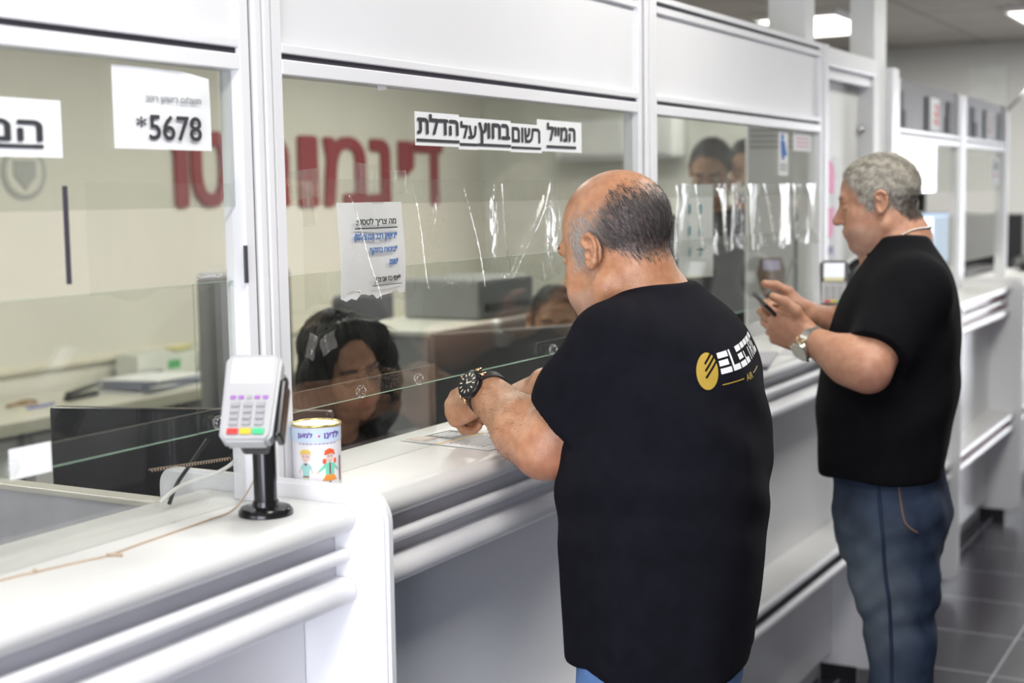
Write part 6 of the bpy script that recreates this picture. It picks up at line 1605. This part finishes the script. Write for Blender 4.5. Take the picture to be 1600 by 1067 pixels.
# ------------------------------------------------------------------ CLERKS behind the glass
def clerk(label, org, facing, pitch, skin, hair_col, shirt_m, neck_h=.15, torso=(.19, .11), long_hair=False, seat_z=.45, stand=False, sc=1.0, h=.0045, lean=.06, hair_n=5000, beard=False, roll=0.0, mask=False, arms=None, shoulder_drop=.20, body_face=None):
    HD = Head(org, facing, pitch, roll, sc); o = A_(org)
    bf = A_([*(body_face or facing)[:2], 0.0]); bf /= np.linalg.norm(bf); rt = A_([bf[1], -bf[0], 0]); yaw = math.atan2(-bf[0], bf[1])
    base = o - bf * lean; zs = o[2] - shoulder_drop
    root = thing('person', (base[0], base[1], 0), label, 'person')
    C7 = A_([base[0], base[1], zs + .055]); zb = .86 if stand else seat_z + .10
    lo = np.minimum(o - .24, A_([base[0] - .34, base[1] - .34, zb])); hi = np.maximum(o + .24, A_([base[0] + .34, base[1] + .34, o[2] + .18]))
    if arms:
        for a in arms: lo = np.minimum(lo, np.min(a, 0) - .12); hi = np.maximum(hi, np.max(a, 0) + .12)
    rows = [(zb, base[0], base[1], torso[0] * .92, torso[1]), (zb + (zs - zb) * .5, base[0], base[1], torso[0], torso[1] * 1.08), (zs - .06, base[0], base[1], torso[0] * .98, torso[1]), (zs + .01, base[0], base[1], torso[0] * .72, torso[1] * .72), (zs + .05, base[0], base[1], .07, .055)]
    F = Field(lo, hi, h)
    F.loft([(z, x, y, a - .02, b - .02) for z, x, y, a, b in rows], yaw)
    F.chain([C7 + A_([0, 0, -.05]), HD.w((0, -.015, -.05))], [.056, .052], .03)
    build_head(F, HD, ears=not long_hair, jaw=.84 if long_hair else 1.0, fat=-.005 if long_hair else 0)
    S_ = [A_([base[0], base[1], zs - .035]) + rt * torso[0] * .95 * s for s in (-1, 1)]
    if arms:
        for s, (e, w_) in zip((0, 1), arms):
            F.chain([S_[s], e, w_], [.046, .040, .027], .025)
            d_ = A_(w_) - A_(e); d_ /= np.linalg.norm(d_); hand(F, w_, d_ + A_([0, 0, -.2]), A_([0, 0, 1.0]), -1 if s else 1, [(25, 30, 20)] * 4, .92)
    me = F.mesh('body', 1); co = vco(me); nr = normals(me); q = HD.loc(co)
    rg = np.zeros((len(co), 4)); near = np.linalg.norm(q, axis=1) < .17
    front = np.where(q[:, 2] > .03, .074 - .45 * np.clip(.10 - q[:, 2], 0, 1), .040); bot = np.maximum(np.where(q[:, 1] > -.015, .012, .012 - (-.015 - q[:, 1])), -.06)
    ear = (np.abs(q[:, 0]) > .079) & (np.abs(q[:, 1] + .008) < .036) & (np.abs(q[:, 2] - .004) < .04)
    hm_ = sstep(front + .006, front - .008, q[:, 1]) * sstep(bot - .01, bot + .008, q[:, 2]) * near * (~ear)
    rg[:, :3] = hair_col; rg[:, 3] = hm_
    lips = ((np.abs(q[:, 0]) < .022) & (q[:, 1] > .086) & (np.abs(q[:, 2] + .064) < .010)).astype(float) * .55
    b_ = lips > rg[:, 3]; rg[b_, :3] = (.30, .08, .07); rg[b_, 3] = lips[b_]
    if beard:
        bd = sstep(-.01, .02, q[:, 1]) * sstep(-.040, -.055, q[:, 2]) * near * .55; b_ = bd > rg[:, 3]; rg[b_, :3] = hair_col; rg[b_, 3] = bd[b_]
    face_marks(q, rg, A_(hair_col) * .8, True, .85)
    set_mark(me, rg)
    put('body', me, skin, root)
    rng = np.random.default_rng(int(abs(o[0]) * 1000)); hc = A_(hair_col)
    if not long_hair:
        ids = pick(co, nr, hm_, hair_n, 3); flow = np.tile(HD.R @ A_([0, .2, -.8]), (len(ids), 1))
        put('hair', strands(co[ids], nr[ids], flow, .022, .0016, np.clip(hc[None] * rng.uniform(.6, 1.5, (len(ids), 1)), 0, 1), .25, .35, 5, .7), hair_mat('hair_strands'), root)
    else:
        Hf = Field(o - .30, o + .26, .0045)
        L_ = HD.w
        Hf.ell(L_((0, -.022, .050)), A_([.090, .104, .090]) * sc, HD.R, .02)
        for s in (-1, 1):
            Hf.chain([L_((s * .020, .055, .118)), L_((s * .066, .050, .080)), L_((s * .088, .030, .020)), L_((s * .094, .010, -.060)), L_((s * .086, -.005, -.135)), L_((s * .070, .0, -.19))], [.022, .028, .033, .042, .045, .030], .03)
        Hf.chain([L_((0, -.06, .02)), L_((0, -.085, -.07)), L_((0, -.075, -.17))], [.075, .080, .06], .04)
        Hf.ell(L_((.006, .090, -.010)), A_([.058, .078, .112]) * sc, HD.R, .015, 'sub')
        def wv(X, Y, Z):
            x = X - o[0]; y = Y - o[1]; z = Z - o[2]
            a = np.arctan2(y, x); return .0022 * np.sin(a * 34 + 18 * z) + .0016 * np.sin(a * 71 - 30 * z)
        Hf.disp(wv)
        hmesh = Hf.mesh('hair', 1); hco = vco(hmesh); hn = normals(hmesh)
        set_ = np.zeros((len(hco), 4)); set_[:, :3] = hair_col; set_[:, 3] = 1
        at = hmesh.attributes.new('tone', 'FLOAT_COLOR', 'POINT'); at.data.foreach_set('color', set_.astype(np.float32).ravel())
        hr = put('hair', hmesh, hair_mat('hair_long', .55), root, label='long dark hair')
        ids = rng.choice(len(hco), hair_n); qh = HD.loc(hco[ids])
        fl_ = np.tile(HD.R @ A_([0, 0, -1.0]), (len(ids), 1)) + (HD.R @ (np.sign(qh[:, :1]) * A_([[.8, 0, 0]]) * (qh[:, 2:3] > .07)).T).T
        put('loose_strands', strands(hco[ids], hn[ids], fl_, .04, .0012, np.clip(hc[None] * rng.uniform(.6, 1.6, (len(ids), 1)), 0, 1), .06, .04, 5, .6), hair_mat('hair_long', .55), hr)
    for s in (-1, 1):
        bq = A_([HD.w((s * x, .100 - .012 * (x / .045) ** 2, .025 + .005 * math.sin((x - .012) * 80))) for x in np.linspace(.012, .048, 110)]) + rng.normal(0, .0010, (110, 3))
        put('eyebrow', strands(bq, np.tile(HD.R[:, 1], (110, 1)), np.tile(HD.R @ A_([s * .9, 0, .15]), (110, 1)), .009, .0011, np.tile(hc[None] * .7, (110, 1)), .2, .3, 2), hair_mat('hair_strands'), root)
        if not long_hair:
            bm = NB(); bmesh.ops.create_uvsphere(bm, u_segments=16, v_segments=10, radius=.0128 * sc, matrix=Matrix.Translation(HD.w((s * .031, .0800, .001)))); ey = put('eye', bm, mat('eye_white', (.75, .72, .68), .2), root, smooth=True)
            bm = NB(); lathe(bm, [(.0062, .0120), (.0048, .0128), (.001, .0131)], HD.w((s * .031, .0800, .001)), HD.R @ A_([0, 1, -.1]), 16); put('iris', bm, mat('iris_dark', (.05, .03, .02), .1), ey, smooth=True)
        else:
            lash = [HD.w((s * x, .0925 - .9 * (x - .031) ** 2 * 10 * .5, -.006 - .0035 * math.cos((x - .031) * 90))) for x in np.linspace(.017, .046, 12)]
            bm = NB(); tube(bm, lash, .0016, 6); put('eyelashes', bm, BLACKP, root, smooth=True)
    T = Field(A_([lo[0] - .02, lo[1] - .02, zb - .02]), A_([hi[0] + .02, hi[1] + .02, zs + .12]), .006)
    T.loft(rows, yaw, 2.2, .02, .01)
    for s in (0, 1):
        sx = (-1, 1)[s]
        T.chain([C7 + rt * sx * .04 + A_([0, 0, -.05]), S_[s] + A_([0, 0, .01])], [.042, .056], .04)
        if arms: T.chain([S_[s], A_(arms[s][0]), A_(arms[s][0]) + (A_(arms[s][1]) - A_(arms[s][0])) * .8], [.060, .054, .042], .03)
        else: T.chain([S_[s], S_[s] + rt * sx * .05 + A_([0, 0, -.26]), S_[s] + rt * sx * .03 + bf * .12 + A_([0, 0, -.42])], [.058, .052, .045], .03)
    T.disp(lambda X, Y, Z: .004 * np.sin(40 * Z + 25 * X) * np.sin(31 * Y + 12 * Z))
    put('top', T.mesh('top', 1), shirt_m, root)
    J = Field(A_([base[0] - .7, base[1] - .7, .02]), A_([base[0] + .7, base[1] + .7, zb + .08]), .010)
    J.loft([(zb - .16, base[0], base[1], torso[0] * .85, torso[1] * .9), (zb + .02, base[0], base[1], torso[0] * .88, torso[1] * .95)], yaw, 2.2, .03)
    for sx in (-1, 1):
        hp = A_([base[0], base[1], zb - .08]) + rt * sx * .085
        if stand: J.chain([hp, A_([hp[0], hp[1], .47]) + bf * .02, A_([hp[0], hp[1], .07])], [.095, .070, .058], .03)
        else: J.chain([hp, hp + bf * .40 + A_([0, 0, -.02]), A_([hp[0], hp[1], .07]) + bf * .40], [.092, .070, .055], .03)
    put('trousers', J.mesh('trousers', 1), mat('trousers_dark', (.02, .022, .03), .9), root)
    for sx in (-1, 1):
        an = A_([base[0], base[1], .05]) + rt * sx * .085 + (0 if stand else bf * .40)
        K = Field(an + A_([-.2, -.2, -.06]), an + A_([.2, .2, .09]), .008); K.chain([an + A_([0, 0, .01]), an + bf * .13 + A_([0, 0, -.012])], [.042, .036], .03); K.cut_plane((0, 0, .002), (0, 0, -1)); put('shoe', K.mesh('shoe', 1), BLACKP, root)
    if mask:
        M_ = Field(o - .2, o + .2, .004); M_.ell(HD.w((0, .070, -.060)), A_([.052, .048, .048]) * sc, HD.R, .01); put('face_mask', M_.mesh('face_mask', 1), mat('mask_white', (.70, .70, .68), .8), root)
    return HD
fd_ = cd(.54, .30, -.76)
# chair seat under each seated clerk
def stool(x, y, label, zs_=.50):
    st = thing('clerk_stool', (x, y, 0), label, 'stool', 'stools of the seated clerks')
    bm = NB(); lathe(bm, [(.17, zs_ - .07), (.19, zs_ - .05), (.19, zs_ - .015), (.17, zs_)], (x, y, 0), seg=28); put('seat', bm, DGREY, st, auto=40)
    bm = NB(); lathe(bm, [(.025, .03), (.025, zs_ - .07)], (x, y, 0), seg=14); put('column', bm, STEEL, st, auto=40)
    bm = NB(); lathe(bm, [(.20, .0), (.20, .015), (.04, .035)], (x, y, 0), seg=28); put('base', bm, BLACKP, st, auto=40)
WO = A_((2.784, 2.022, 1.177))
wa = [(WO + A_([-.16, -.10, -.36]), A_([2.56, 1.66, .80])), (WO + A_([.20, -.22, -.36]), A_([2.84, 1.66, .80]))]
wa = [(A_([2.95, 1.80, .90]), A_([2.86, 1.62, .83])), (A_([2.50, 1.93, .90]), A_([2.52, 1.68, .83]))]
bw = (-.35, -.94)
clerk('dark-haired woman looking down behind the second glass screen', WO, fd_, math.radians(14), skin_mat('skin_brown', (.36, .175, .105), (.28, .13, .075), .45), (.006, .005, .006), mat('top_maroon', (.028, .014, .014), .85), torso=(.17, .10), long_hair=True, lean=.07, h=.0038, hair_n=6000, arms=wa, body_face=bw, shoulder_drop=.225, seat_z=.42, sc=.98, roll=math.radians(-13))
MO = A_((4.175, 2.167, 1.157))
clerk('clerk with short dark hair peering over the grey monitor', MO, cd(.0, .0, -1), math.radians(6), skin_mat('skin_olive', (.46, .27, .17), (.36, .20, .12), .5), (.018, .015, .014), mat('top_black', (.012, .012, .014), .9), lean=.05, h=.0048, beard=True, seat_z=.40, body_face=(-.15, -.98))
PA = A_((5.262, 2.037, 1.665)); PB = A_((5.715, 2.053, 1.674))
clerk('standing clerk with short grey-brown hair, looking down, third screen', PA, cd(-.35, .0, -.93), math.radians(24), MATS['skin_olive'], (.06, .052, .045), mat('top_charcoal', (.05, .05, .055), .9), stand=True, lean=.06, h=.006, hair_n=3500)
clerk('standing clerk with dark curly hair, behind the grey-brown haired clerk', PB, cd(-.30, .0, -.95), math.radians(15), MATS['skin_olive'], (.02, .017, .017), mat('top_grey', (.10, .10, .11), .9), stand=True, lean=.06, h=.006, hair_n=3500, mask=True)
